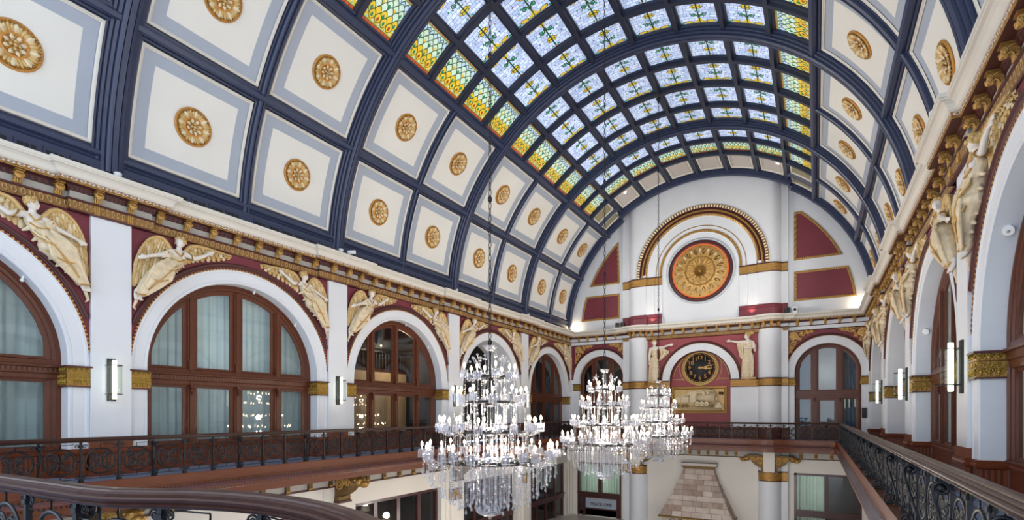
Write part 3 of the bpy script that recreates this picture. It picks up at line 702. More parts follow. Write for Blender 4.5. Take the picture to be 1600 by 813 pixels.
# wainscot of the side walls: recessed in the arches, forward round the pilasters
WAI = [((.06, FLZ), 'wood_panel_lit'), ((.07, FLZ+.16), 'wood_panel_lit'), ((.03, FLZ+.19), 'beadboard'), ((.03, -1.22), 'wood_panel_lit'), ((.07, -1.19), 'wood_panel_lit'), ((.09, -1.12), 'wood_panel_lit'), ((.05, -1.09), 'wood_panel_lit'), ((.06, -1.03), 'wood_panel_lit'), ((-.08, -1.01), 'wood_panel_lit')]
def wains(xf, flip, depths, bays):
    pts = []
    for i in range(bays[0], bays[-1]+1):
        yc = YP[i]+SB/2; dp = depths.get(i, -.6)
        pts += [(yc-RI, WD), (yc-RI, dp), (yc+RI, dp), (yc+RI, WD), (YP[i+1]-HP, WD), (YP[i+1]-HP, 0), (min(DY, YP[i+1]+HP), 0)]
        if YP[i+1]+HP < DY: pts += [(YP[i+1]+HP, WD)]
    pts = [(YP[bays[0]]+HP, WD)]+pts
    path = [xf(a, 0, d)[:2] for a, d in pts]
    if flip: path = path[::-1]
    mm = M(); run(mm, path, [p for p, q in WAI], [q for p, q in WAI][:-1])
    for i in range(bays[0], bays[-1]+2):                 # taller plinths of the pilasters
        if i < 5:
            m2 = M(xf); yp = YP[i]
            for (b0, b1, e) in ((-1.02, -.86, .03), (-.86, -.82, .05), (-.82, -.79, .03)): m2.box(yp-HP-e, b0, WD-.02, yp+HP+e, b1, e, 'wood_panel_lit')
            o_ = len(mm.v); mm.v += m2.v
            k = mm.m('wood_panel_lit')
            for f in m2.f: mm.f.append(tuple(o_+j for j in f)); mm.mi.append(k); mm.sm.append(False); mm.uv.append(None)
    return mm
struct(wains(WL, False, {3: -1.75}, [0, 1, 2, 3, 4]).obj('baseboard_left')); struct(wains(WR, True, {3: -1.75, 4: -1.1}, [1, 2, 3, 4]).obj('baseboard_right'))

# ------------------------------------------------------------------ windows of the arches, rooms behind them
def sash(mm, a0, a1, b0, topf, d, w=.075, n=6):
    """wooden sash following the arch at its top; returns the glass outline"""
    out = [(a0, b0), (a1, b0)]+[(a1+(a0-a1)*k/n, topf(a1+(a0-a1)*k/n)) for k in range(n+1)]
    c = (sum(p[0] for p in out)/len(out), sum(p[1] for p in out)/len(out))
    inn = [(a0+w, b0+w), (a1-w, b0+w)]+[(a1-w+(a0-a1+2*w)*k/n, topf(a1-w+(a0-a1+2*w)*k/n)-w) for k in range(n+1)]
    secs = [[(*p, d-.04), (*p, d+.03), (*q, d+.02), (*q, d-.04)] for p, q in zip(out, inn)]
    mm.loft(secs, 'wood', ring=True, closed=True)
    return inn
def arched_window(name, xf, yc, d, ri=RI, bc=BC, cols=(-1.66, 0, 1.66), tz=(.93, 1.50), sill=-1.0, door=None, wood='wood'):
    mm = M(xf); R2 = ri-.04
    archband(mm, yc, bc, [(R2+.05, d-.1), (R2+.05, d+.06), (R2-.05, d+.07), (R2-.07, d+.03), (R2-.15, d+.02), (R2-.17, d-.02), (R2-.26, d-.03), (R2-.26, d-.12)], wood, FLZ, 40)
    r_in = R2-.24
    top = lambda a: bc+sqrt(max(.0, r_in**2-(a-yc)**2))
    glass = []
    edges = [yc-r_in]+[yc+c for c in cols]+[yc+r_in]
    for c in cols:
        a = yc+c; t = top(a)+.05; lo = sill-.1
        mm.box(a-.17, lo, d-.12, a+.17, t, d-.02, wood); mm.box(a-.11, lo, d-.02, a+.11, t, d+.03, wood); mm.box(a-.05, lo, d+.03, a+.05, t, d+.06, wood)
        # carved bracket under the transom, small cap above it
        for (b, rr) in ((tz[0]-.06, .09), (tz[0]-.17, .075), (tz[0]-.27, .05)): mm.ball((a, b, d+.09), (rr*.8, rr, rr), wood, 8, 5)
        mm.box(a-.1, tz[0]-.04, d, a+.1, tz[0]+.02, d+.2, wood); mm.box(a-.09, tz[1], d+.03, a+.09, tz[1]+.3, d+.1, wood)
    # transom with a dentil course
    a0, a1 = yc-R2+.04, yc+R2-.04
    prof = [(tz[0], d-.1), (tz[0], d+.03), (tz[0]+.05, d+.05), (tz[0]+.16, d+.05), (tz[0]+.18, d+.09), (tz[0]+.23, d+.09)]; prof2 = [(tz[0]+.23, d+.09), (tz[0]+.33, d+.10)]
    prof3 = [(tz[0]+.33, d+.10), (tz[0]+.35, d+.16), (tz[0]+.40, d+.16), (tz[0]+.42, d+.06), (tz[1]-.02, d+.04), (tz[1], d-.1)]
    for pr, mt in ((prof, wood), (prof2, 'dentil_wood'), (prof3, wood)): mm.loft([[(a, b, dd) for b, dd in pr] for a in (a0, a1)], mt)
    mm.box(a0, sill-.2, d-.1, a1, sill-.02, d+.05, wood); mm.box(a0, sill-.04, d-.1, a1, sill+.01, d+.1, wood)
    if FLZ < sill-.3: mm.box(a0, FLZ, d-.1, a1, sill-.15, d-.02, wood)
    for k in range(len(edges)-1):
        e0 = edges[k]+(.17 if k else 0); e1 = edges[k+1]-(.17 if k < len(edges)-2 else 0)
        lo_t = lambda a: tz[0]
        if e1-e0 > .15:
            glass.append(sash(mm, e0, e1, sill, lo_t, d-.06))
            glass.append(sash(mm, e0+(.0), e1, tz[1], lambda a: max(tz[1]+.3, top(a)), d-.06))
    fr = struct(mm.obj(name))
    for g in glass:
        m2 = M(xf); m2.add([(a, b, d-.06) for a, b in g], [tuple(range(len(g)))], 'window_glass'); m2.obj('glass_pane', fr, fix=False)
    return fr
def drape(xf, a0, a1, topf, b0, d, mt, amp=.05, pitch=.28, n=90, seed=0):
    rnd = random.Random(seed); mm = M(xf); ph = rnd.random()*6; secs = []
    for k in range(n+1):
        a = a0+(a1-a0)*k/n
        w = amp*(sin(2*pi*a/pitch+ph)+.5*sin(2*pi*a/(pitch*2.3)+ph*2)+.3*sin(2*pi*a/(pitch*.47)))
        t = topf(a); secs.append([(a+.0, b0, d+w*1.2), (a, b0+(t-b0)*.5, d+w), (a, t, d+w*.5)])
    mm.loft(secs, mt, True); return mm
def room(name, xf, a0, a1, b0, b1, d0, d1, mt, back=None):
    mm = M(xf)
    mm.quad((a0, b0, d1), (a1, b0, d1), (a1, b1, d1), (a0, b1, d1), back or mt)
    for a in (a0, a1): mm.quad((a, b0, d0), (a, b0, d1), (a, b1, d1), (a, b1, d0), mt)
    mm.quad((a0, b0, d0), (a1, b0, d0), (a1, b0, d1), (a0, b0, d1), 'carpet'); mm.quad((a0, b1, d0), (a1, b1, d0), (a1, b1, d1), (a0, b1, d1), mt)
    return struct(mm.obj(name))
def nextwin(): nwin[0] += 1; return 'window_%d' % nwin[0]
DW = -.6
archtop = lambda yc, r, bc: (lambda a: bc+sqrt(max(.01, r*r-(a-yc)**2)))
nroom = 0
for i, kind in ((0, 'curtain'), (1, 'curtain'), (2, 'glazed'), (3, 'open'), (4, 'glazed')):
    yc = YP[i]+SB/2
    if kind != 'open': arched_window(nextwin(), WL, yc, DW)
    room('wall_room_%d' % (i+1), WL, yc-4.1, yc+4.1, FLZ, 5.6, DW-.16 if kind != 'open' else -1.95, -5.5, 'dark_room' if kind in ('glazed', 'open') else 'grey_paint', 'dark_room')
    if kind == 'curtain':
        for k, (u0, u1) in enumerate(((-3.1, -.03), (.03, 3.1))):
            o = drape(WL, yc+u0, yc+u1, archtop(yc, 3.16, BC), -1.5, -1.02, 'curtain', seed=i*2+k).obj('curtain')
            side = ('nearer', 'farther')[k]
            tag(o, 'pale blue pleated curtain behind the %s half of the %s' % (side, ('window cut by the photo edge', 'full arched window')[i]), 'curtain', 'sheer curtains in the arched windows')
arched_window(nextwin(), WR, YP[1]+SB/2, DW); arched_window(nextwin(), WR, YP[2]+SB/2, DW)
arched_window(nextwin(), WR, YP[3]+SB/2, -1.75); arched_window(nextwin(), WR, YP[4]+SB/2, -1.1)
for i in (1, 2, 3, 4): room('wall_room_%d' % (5+i), WR, YP[i]+SB/2-4.1, YP[i]+SB/2+4.1, FLZ, 5.6, -.8 if i < 3 else -1.9, -5, 'grey_paint')
for i in (1, 2):
    o = drape(WR, YP[i]+SB/2-3.1, YP[i]+SB/2+3.1, archtop(YP[i]+SB/2, 3.1, BC), -1.5, -1.02, 'curtain', seed=30+i).obj('curtain')
    tag(o, 'pale curtain behind the wooden window of the %s arch beside the walkway' % ORD[i-1], 'curtain', 'sheer curtains in the arched windows')
# lower storey windows along the left and right walls
def lower_window(name, xf, yc, hw, top, d, mt='wood_dark', cols=(-1.6, 0, 1.6), tz=-6.9):
    mm = M(xf)
    for (a, b) in ((yc-hw, yc-hw+.2), (yc+hw-.2, yc+hw)): mm.box(a, LOWZ, d-.1, b, top, d+.08, mt)
    mm.box(yc-hw, top-.2, d-.1, yc+hw, top, d+.08, mt); mm.box(yc-hw, tz-.22, d-.1, yc+hw, tz+.2, d+.12, mt); mm.box(yc-hw, tz+.1, d, yc+hw, tz+.22, d+.2, mt)
    for c in cols: mm.box(yc+c-.12, LOWZ, d-.1, yc+c+.12, top, d+.06, mt)
    fr = struct(mm.obj(name)); ed = [-hw+.2]+list(cols)+[hw-.2]
    for k in range(len(ed)-1):
        for (b0, b1) in ((LOWZ, tz-.2), (tz+.2, top-.2)):
            m2 = M(xf); m2.quad((yc+ed[k], b0, d-.03), (yc+ed[k+1], b0, d-.03), (yc+ed[k+1], b1, d-.03), (yc+ed[k], b1, d-.03), 'window_glass'); m2.obj('glass_pane', fr, fix=False)
    return fr
for i in range(0, 5):
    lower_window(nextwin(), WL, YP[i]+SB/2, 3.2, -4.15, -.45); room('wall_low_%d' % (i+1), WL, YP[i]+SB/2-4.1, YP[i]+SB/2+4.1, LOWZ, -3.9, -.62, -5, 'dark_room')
for i in range(1, 5):
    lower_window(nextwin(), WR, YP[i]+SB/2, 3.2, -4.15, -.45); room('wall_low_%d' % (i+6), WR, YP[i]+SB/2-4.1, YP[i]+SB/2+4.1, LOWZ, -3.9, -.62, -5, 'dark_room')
mm = M(); mm.quad((LX-6, -5, LOWZ), (RX+6, -5, LOWZ), (RX+6, DY+6, LOWZ), (LX-6, DY+6, LOWZ), 'floor_stone'); struct(mm.obj('floor'))
# grey band and little gold blocks under the balcony
for (pth, nm) in (([(LX+.08, -3), (LX+.08, DY-.1)], 1), ([(LX+.08, DY-.1), (-13.45, DY-.1), (-13.45, DY-.35)]+col_arc(CLX, DY, CR+.02, 205, 330, 10)+[(-11.2, DY-.3), (-3.75, DY-.3)]+col_arc(CRX, DY, CR+.02, 210, 335, 10)+[(-1.62, DY-.35), (-1.62, DY-.1), (RX-.08, DY-.1)], 2), ([(RX-.08, DY-.1), (RX-.08, -3)], 3)):
    mm = M(); run(mm, pth, [(-.2, -2.64), (.02, -2.66), (.02, -3.14), (.07, -3.15), (.07, -3.21), (-.2, -3.22)], ['grey_paint', 'grey_paint', 'maroon_dark', 'maroon_dark', 'maroon_dark']); trim(mm)
# ------------------------------------------------------------------ end wall
RC, ZC = -7.45, 10.66                            # centre of the big arch
mm = M(WE); mt_ = M(WE)
EA = ((-15.38, 'l'), (.66, 'r'))                 # side arches
ERI, ERO, EBC = 1.92, 2.42, 2.78
for ac, s_ in EA:
    a0, a1 = (-18.1, -13.1) if s_ == 'l' else (-1.95, 3.05)
    spandrel(mm, ac, EBC, ERO, a0, a1, TOP, 0, 'maroon')
    archband(mt_, ac, EBC, [(ERO, 0), (ERO, .03), (ERO-.05, .03), (ERO-.07, .005), (ERI+.03, .01), (ERI, -.02), (ERI, -.35)], 'white_paint', FLZ)
    for q, e in ((ac-ERO, a0), (ac+ERO, a1)): mm.quad((q, FLZ, 0), (e, FLZ, 0), (e, EBC, 0), (q, EBC, 0), 'white_paint')
    mm.quad((a0, TOP-.05, 0), (a1, TOP-.05, 0), (a1, 18.5, 0), (a0, 18.5, 0), 'white_paint')
    # lower storey: opening left for the window or door
    w0, w1, wt = (-17.45, -13.62, -4.12) if s_ == 'l' else (-1.3, 2.6, -4.15)
    mm.quad((a0, wt, 0), (a1, wt, 0), (a1, -2.6, 0), (a0, -2.6, 0), 'lower_white')
    mm.quad((a0, LOWZ, 0), (w0, LOWZ, 0), (w0, wt, 0), (a0, wt, 0), 'lower_white'); mm.quad((w1, LOWZ, 0), (a1, LOWZ, 0), (a1, wt, 0), (w1, wt, 0), 'lower_white')
struct(mm.obj('wall_back')); wall_back = trim(mt_)
for ac, s_ in EA:
    m2 = M(WE); hw = 2.5
    ta = math.degrees(math.acos(2.36/(ERO+.16)))
    archband(m2, ac, EBC, [(ERO, 0), (ERO, .04), (ERO+.03, .04), (ERO+.035, 0)], 'bead_gold', None, 40, 14, 166)
    archband(m2, ac, EBC, [(ERO+.035, 0), (ERO+.05, .06), (ERO+.09, .08), (ERO+.10, .04), (ERO+.15, .08), (ERO+.19, 0)], 'maroon_dark', None, 40, ta, 180-ta, True); trim(m2)
    capital(wall_back, WE, ac-ERO-.02, ac-ERI+.04, 1.86, 2.42, -.3, .08, None); capital(wall_back, WE, ac+ERI-.04, ac+ERO+(.02 if s_ == 'l' else -.12), 1.86, 2.42, -.3, .08, None)
    # pilaster strip beside the column
    m3 = M(WE); x0, x1 = (-13.4, -12.7) if s_ == 'l' else (-2.2, -1.66)
    m3.box(x0, LOWZ, -.05, x1, 17.2, .25, 'white_paint'); trim(m3)
# maroon panels high on the end wall, framed in gold
def framed(pts, label):
    mm = M(WE); n = len(pts); c = (sum(p[0] for p in pts)/n, sum(p[1] for p in pts)/n)
    def inset(k): 
        out = []
        for i in range(n):
            p, a, b = Vector(pts[i]), Vector(pts[i-1]), Vector(pts[(i+1) % n]); ta, tb = (p-a).normalized(), (b-p).normalized()
            na, nb = Vector((-ta.y, ta.x)), Vector((-tb.y, tb.x)); q = (na+nb)/max(.3, 1+na.dot(nb))
            if q.dot(Vector(c)-p) < 0: q = -q
            out.append(p+q*k)
        return out
    A, B, C_ = inset(0), inset(.07), inset(.15)
    mm.loft([[(*A[i], 0), (*A[i], .05), (*B[i], .07), (*C_[i], .05), (*C_[i], .01)] for i in range(n)], ['gold', 'rope_gold', 'rope_gold', 'gold'], closed=True)
    mm.poly([(*p, .012) for p in C_], 'maroon')
    trim(mm)
def arcpts(cx, cz, r, t0, t1, n): return [(cx+r*cos(rad(t0+(t1-t0)*k/n)), cz+r*sin(rad(t0+(t1-t0)*k/n))) for k in range(n+1)]
RP = 9.75
def px(z): return sqrt(max(0, RP*RP-(z-VZ)**2))
def panelpts(z0, z1, xin, sgn, n=10):
    o_ = []
    for k in range(n+1):
        z = z0+(z1-z0)*k/n; o_.append((VX+sgn*px(z), z))
    return [(xin, z0)]+o_+([(xin, z1)] if abs(VX+sgn*px(z1)-xin) > .15 else [])
framed(panelpts(7.70, 9.75, -1.30, 1), 'r'); framed(panelpts(10.52, 13.86, -1.30, 1), 'r')
framed(panelpts(7.66, 9.70, -13.75, -1), 'l'); framed(panelpts(10.5, 13.9, -13.75, -1), 'l')

# central bay above the cornice: drum between the columns, big arch, recess with the rosette
mm = M()
for cx, a0, a1 in ((CLX, 170, 270), (CRX, 270, 370)):
    mm.loft([[(x, y, z) for z in (6.7, 17.3)] for x, y in col_arc(cx, DY, CR, a0, a1, 14)], 'white_paint', True)
    mm.loft([[(x, y, z) for z in (LOWZ, 6.0)] for x, y in col_arc(cx, DY, CR, 165, 375, 24)], 'white_paint', True)
trim(mm)  # engaged columns and drum ends, filed under the trim names
mm = M(WC)
CFr = DY-CR
fr0 = 0.02                                        # drum front equals the column fronts
spandrel(mm, RC, ZC, 4.62, CLX, CRX, 17.4, fr0, 'white_paint')
for s_ in (-1, 1):                                # stepped pilasters under the arch
    e0 = RC+s_*4.62; 
    for (r0, r1, d) in ((4.75, 3.95, .02), (3.95, 3.3, -.06), (3.3, 2.72, -.12)):
        mm.quad((RC+s_*r0, 6.7, d), (RC+s_*r1, 6.7, d), (RC+s_*r1, ZC, d), (RC+s_*r0, ZC, d), 'white_paint')
        mm.quad((RC+s_*r1, 6.7, d), (RC+s_*r1, 6.7, d-.1), (RC+s_*r1, ZC, d-.1), (RC+s_*r1, ZC, d), 'white_paint')
archband(mm, RC, ZC, [(3.88, -.05), (3.86, -.12), (2.90, -.12)], 'white_paint', None, 48)
archband(mm, RC, ZC, [(2.72, -.12), (2.7, -.2), (0, -.2)], 'white_paint', None, 48)
mm.quad((RC-2.75, 6.7, -.2), (RC+2.75, 6.7, -.2), (RC+2.75, ZC, -.2), (RC-2.75, ZC, -.2), 'white_paint')
trim(mm); mm = M(WC)  # drum wall, likewise filed under the trim names
# red niche storey
NY = CF-41.25                                     # depth of the clock niche
KX, KB, KRO, KRI = -7.525, 2.46, 2.74, 2.17
RD = CF-40.75
rw = M(WC); spandrel(rw, KX, KB, KRO, -12.2, -2.8, 5.72, RD, 'rose_red'); struct(rw.obj('wall_center'))
archband(mm, KX, KB, [(KRO, RD), (KRO, RD+.06), (KRO-.05, RD+.06), (KRO-.06, RD+.03), (KRI+.04, RD+.03), (KRI, RD+.01), (KRI, RD-.01)], 'white_paint', None)
archband(mm, KX, KB, [(KRI, RD-.01), (KRI, NY)], 'maroon', FLZ)
for s_ in (-1, 1): mm.quad((KX+s_*KRI, FLZ, RD), (KX+s_*4.9, FLZ, RD), (KX+s_*4.9, KB, RD), (KX+s_*KRI, KB, RD), 'white_paint')
mm.quad((KX-2.3, FLZ, NY), (KX+2.3, FLZ, NY), (KX+2.3, 4.8, NY), (KX-2.3, 4.8, NY), 'rose_red')
mm.quad((-12.2, LOWZ, RD), (-2.8, LOWZ, RD), (-2.8, -2.6, RD), (-12.2, -2.6, RD), 'lower_white')
trim(mm)
mm = M(WC)                                        # gilded mouldings of the big arch
archband(mm, RC, ZC, [(4.66, .02), (4.66, .10), (4.62, .12), (4.62, .12)], 'gold', 10.5)
archband(mm, RC, ZC, [(4.62, .12), (4.44, .08)], 'pearl_gold', 10.5, 80)
archband(mm, RC, ZC, [(4.44, .08), (4.42, .02), (4.33, .06), (4.29, .0)], 'maroon_dark', 10.5, 60)
archband(mm, RC, ZC, [(4.29, .0), (4.27, .05), (4.18, .05), (4.16, .0)], 'rope_gold', 10.5, 60)
archband(mm, RC, ZC, [(4.16, .0), (4.14, -.04), (4.08, .0), (4.04, -.04)], 'maroon_dark', 10.5, 60)
archband(mm, RC, ZC, [(4.04, -.04), (3.98, .02), (3.86, -.05)], 'rope_gold', 10.5, 80)
archband(mm, RC, ZC, [(3.20, -.12), (3.20, -.09), (3.15, -.09), (3.15, -.12)], 'rope_gold', 10.4, 60)
archband(mm, RC, ZC, [(2.92, -.12), (2.9, -.06), (2.74, -.06), (2.72, -.14)], 'rope_gold', 10.4, 70)
trim(mm)
def cap_run(path, z0, z1, name):
    mm = M(); run(mm, path, [(-.02, z0), (.05, z0), (.05, z0+.05), (.03, z0+.06)], 'maroon_dark'); run(mm, path, [(.03, z0+.06), (.06, z1-.08)], 'gold'); run(mm, path, [(.06, z1-.08), (.10, z1-.06), (.10, z1), (-.02, z1+.01)], 'maroon_dark')
    for i in range(len(path)-1):                   # raised scrolls on the band
        a, b = Vector(path[i]), Vector(path[i+1]); L_ = (b-a).length; t = (b-a)/max(L_, 1e-6); nrm = Vector((t.y, -t.x)); n = max(1, int(L_/.17))
        for k in range(n):
            p = a+t*((k+.5)*L_/n)+nrm*.05
            for zz, sg in ((.1, 1), (-.1, -1)): mm.tube([(p.x+t.x*.075*cos(q)*(1-q/12), p.y+t.y*.075*cos(q)*(1-q/12), (z0+z1)/2+zz+sg*.08*sin(q)*(1-q/12)) for q in [x*.8 for x in range(10)]], .014, 'gold_relief', 4)
    return trim(mm)
lcol = [(-13.4, DY-.25), (-12.98, DY-.25)]+col_arc(CLX, DY, CR, 200, 270, 6); rcol = col_arc(CRX, DY, CR, 270, 340, 6)+[(-1.95, DY-.25), (-1.66, DY-.25)]
cap_run(lcol+[(RC-3.95, CF-.02), (RC-3.95, CF+.08), (RC-3.3, CF+.08), (RC-3.3, CF+.14), (RC-2.72, CF+.14)], 9.82, 10.46, '')
cap_run([(RC+2.72, CF+.14), (RC+3.3, CF+.14), (RC+3.3, CF+.08), (RC+3.95, CF+.08), (RC+3.95, CF-.02)]+rcol, 9.82, 10.46, '')
cap_run([(-13.4, DY-.25), (-12.98, DY-.25)]+col_arc(CLX, DY, CR, 200, 340, 10)+[(-11.3, CF-RD), (KX-KRI, CF-RD)], 1.87, 2.46, ''); cap_run([(KX+KRI, CF-RD), (-3.65, CF-RD)]+col_arc(CRX, DY, CR, 200, 340, 10)+[(-1.95, DY-.25), (-1.66, DY-.25)], 1.87, 2.46, '')
for pth in (lcol+[(RC-3.95, CF-.02), (RC-3.95, CF+.08), (RC-2.72, CF+.08)], [(RC+2.72, CF+.08), (RC+3.95, CF+.08), (RC+3.95, CF-.02)]+rcol):
    mm = M(); run(mm, pth, [(.0, 6.8), (.12, 6.8), (.12, 7.3), (.07, 7.36), (.06, 7.5), (.03, 7.6), (-.05, 7.62)], 'maroon'); trim(mm)
for pth in ([(-13.4, DY-.25), (-12.98, DY-.25)]+col_arc(CLX, DY, CR, 200, 330, 10), col_arc(CRX, DY, CR, 210, 340, 10)+[(-1.95, DY-.25), (-1.66, DY-.25)]): cap_run(pth, -4.78, -4.08, '')
mm = M(WC)
archband(mm, KX, KB, [(KRO, RD), (KRO, RD+.07), (KRO+.03, RD+.07), (KRO+.04, RD)], 'bead_gold', None, 50)
archband(mm, KX, KB, [(KRO+.04, RD), (KRO+.06, RD+.07), (KRO+.11, RD+.1), (KRO+.13, RD+.05), (KRO+.18, RD+.08), (KRO+.2, RD)], 'maroon_dark', None, 50, 0, 180, True)
archband(mm, KX, KB, [(KRI+.02, RD+.02), (KRI, RD+.05), (KRI-.05, RD+.02), (KRI-.06, RD-.15)], 'maroon_dark', None, 50); trim(mm)
# wainscot of the end wall
mm = M(); run(mm, [(LX, DY), (-17.3, DY), (-17.3, DY+.3), (-13.45, DY+.3), (-13.45, DY-.25), (-12.95, DY-.25)]+col_arc(CLX, DY, CR, 200, 340, 10)+[(-11.3, CF-RD), (KX-KRI, CF-RD), (KX-KRI, CF-NY), (KX+KRI, CF-NY), (KX+KRI, CF-RD), (-3.65, CF-RD)]+col_arc(CRX, DY, CR, 200, 340, 10)+[(-1.95, DY-.25), (-1.62, DY-.25), (-1.62, DY+.3)],
             [p for p, q in WAI], [q for p, q in WAI][:-1]); struct(mm.obj('baseboard_back'))
# arched windows of the end wall
def end_window(name, ac, door):
    d = -.38; mm = M(WE); R2 = ERI-.02; bc = EBC; r_in = R2-.2
    archband(mm, ac, bc, [(R2+.05, d-.1), (R2+.05, d+.05), (R2-.04, d+.06), (R2-.06, d+.02), (R2-.13, d+.02), (R2-.14, d-.02), (R2-.22, d-.03), (R2-.22, d-.12)], 'wood', FLZ, 36)
    top = lambda a: bc+sqrt(max(.0, r_in**2-(a-ac)**2)); tz = (1.0, 1.52); glass = []
    for c in (-.74, .74):
        a = ac+c; mm.box(a-.16, FLZ, d-.12, a+.16, top(a)+.05, d-.02, 'wood'); mm.box(a-.09, FLZ, d-.02, a+.09, top(a)+.05, d+.04, 'wood')
        for (b, rr) in ((tz[0]-.06, .09), (tz[0]-.17, .075)): mm.ball((a, b, d+.07), (rr*.8, rr, rr), 'wood', 8, 5)
    mm.box(ac-R2, tz[0], d-.1, ac+R2, tz[1], d+.03, 'wood'); mm.box(ac-R2, tz[0]+.22, d, ac+R2, tz[0]+.34, d+.12, 'wood'); mm.box(ac-R2, tz[0]+.1, d, ac+R2, tz[0]+.16, d+.07, 'wood')
    ed = [(ac-r_in, ac-.9), (ac-.58, ac+.58), (ac+.9, ac+r_in)]
    for k, (e0, e1) in enumerate(ed):
        glass.append(sash(mm, e0, e1, tz[1], lambda a: max(tz[1]+.3, top(a)), d-.06))
        glass.append(sash(mm, e0, e1, -1.0, lambda a: tz[0], d-.06, .17 if (k == 1 and door) else .075))
    mm.box(ac-R2, FLZ, d-.1, ac+R2, -.98, d-.0, 'wood')
    fr = struct(mm.obj(name))
    for g in glass:
        m2 = M(WE); m2.add([(a, b, d-.06) for a, b in g], [tuple(range(len(g)))], 'window_glass'); m2.obj('glass_pane', fr, fix=False)
    return fr
end_window('door_1', .66, True); end_window(nextwin(), -15.38, False)
room('wall_room_10', WE, -1.6, 2.93, FLZ, 5.4, -.55, -4.5, 'grey_paint'); room('wall_room_11', WE, -17.9, -13.2, FLZ, 5.4, -.55, -4.5, 'dark_room')
for k, (a0, a1) in enumerate(((-1.25, -.1), (1.45, 2.55))):
    o = drape(WE, a0, a1, archtop(.66, 1.85, EBC), -1.7, -.85, 'curtain_blue', .04, .22, 40, 50+k).obj('curtain')
    tag(o, 'dark blue curtain behind the %s side pane of the balcony door' % ('column', 'sconce')[k], 'curtain', 'blue curtains at the balcony door')
def low_window(name, w0, w1, top, mt, cols, tz):
    mm = M(WE); d = -.12
    mm.box(w0, LOWZ, d-.1, w0+.16, top, d+.08, mt); mm.box(w1-.16, LOWZ, d-.1, w1, top, d+.08, mt); mm.box(w0, top-.16, d-.1, w1, top, d+.08, mt)
    mm.box(w0, tz-.35, d-.1, w1, tz+.12, d+.1, mt); mm.box(w0, tz-.02, d, w1, tz+.13, d+.18, mt)
    for c in cols: mm.box(c-.13, tz, d-.1, c+.13, top, d+.06, mt)
    fr = struct(mm.obj(name)); ed = [w0+.16]+list(cols)+[w1-.16]
    for k in range(len(ed)-1):
        m2 = M(WE); m2.quad((ed[k], tz+.1, d-.04), (ed[k+1], tz+.1, d-.04), (ed[k+1], top-.16, d-.04), (ed[k], top-.16, d-.04), 'window_glass'); m2.obj('glass_pane', fr, fix=False)
    return fr
low_window(nextwin(), -1.3, 2.6, -4.15, 'wood_dark', (.62,), -6.8); low_window(nextwin(), -17.45, -13.62, -4.12, 'wood_dark', (-15.5,), -6.75)
room('wall_low_12', WE, -1.7, 2.93, LOWZ, -4.0, -.25, -4.5, 'dark_room'); room('wall_low_13', WE, -17.9, -13.3, LOWZ, -4.0, -.25, -4.5, 'dark_room')
o = drape(WE, -1.15, .55, lambda a: -4.25, -8, -.45, 'curtain_green', .05, .2, 60, 60).obj('curtain'); tag(o, 'grey green striped curtain behind the lower window beside the walkway edge', 'curtain')
for k, (a0, a1) in enumerate(((-17.3, -15.6), (-15.4, -13.75))):
    o = drape(WE, a0, a1, lambda a: -4.2, -6.9, -.45, 'curtain_green', .05, .24, 50, 61+k).obj('curtain'); tag(o, 'green curtain behind the %s pane above the lower doorway' % ('corner', 'column')[k], 'curtain', 'green curtains above the lower doorway')
# ------------------------------------------------------------------ words that place a thing along the walls
LBAY = {-1: 'the vault bay before the first', 0: 'the left arch cut by the photo edge', 1: 'the curtained left arch', 2: 'the dark glazed left arch', 3: 'the arch behind the biggest chandelier', 4: 'the left arch beside the end wall'}
RBAY = {0: 'the bay before the first', 1: 'the nearest right arch', 2: 'the second right arch', 3: 'the third right arch', 4: 'the right arch beside the end wall'}

# ------------------------------------------------------------------ gilded ceiling rosettes
def rosette_mesh():
    R_ = .58; mm = M()                              # lies in the xy plane, facing +z
    mm.lathe([(0, 0), (R_, 0), (R_+.01, .03), (R_-.005, .06), (R_-.04, .065), (R_-.06, .045), (.30, .05), (.27, .075), (.24, .05), (0, .045)], 'gold_orange', 40)
    f = M()
    for k in range(44): f.ball((.535*cos(2*pi*k/44), .535*sin(2*pi*k/44), .06), .022, 'gold', 6, 4)
    def leaf(a, r0, r1, w, h, mt, curl=.03):
        n = 7; secs = []
        for i in range(n+1):
            t = i/n; r = r0+(r1-r0)*t; ww = w*sin(pi*(.12+.83*t))**.8; z = .05+h*sin(pi*t*.8)+curl*t*t
            c, s_ = cos(a), sin(a)
            secs.append([(r*c-q*ww*s_, r*s_+q*ww*c, z-(abs(q)**1.5)*h*.7) for q in (-1, -.55, 0, .55, 1)])
        f.loft(secs, mt, True)
    for k in range(8):
        a = 2*pi*k/8
        leaf(a, .28, .50, .085, .06, 'cream')
        for s_ in (-1, 1): leaf(a+s_*.2, .29, .48, .06, .05, 'cream_gold'); f.ball((.50*cos(a+s_*.14), .50*sin(a+s_*.14), .075), .03, 'gold', 6, 4)
        leaf(a+pi/8, .29, .50, .055, .05, 'cream_gold')
        leaf(a+pi/8, .10, .25, .055, .05, 'cream'); leaf(a, .12, .22, .035, .03, 'gold')
        if k % 2 == 0: f.ball((.085*cos(a), .085*sin(a), .10), .045, 'cream_gold', 8, 5)
    f.ball((0, 0, .115), .05, 'cream_gold', 8, 6)
    return mm, f
rm, rf = rosette_mesh(); rs_base = rm.obj('ceiling_rosette'); rs_leaf = rf.obj('leaf_flower', rs_base, fix=False)
first = True
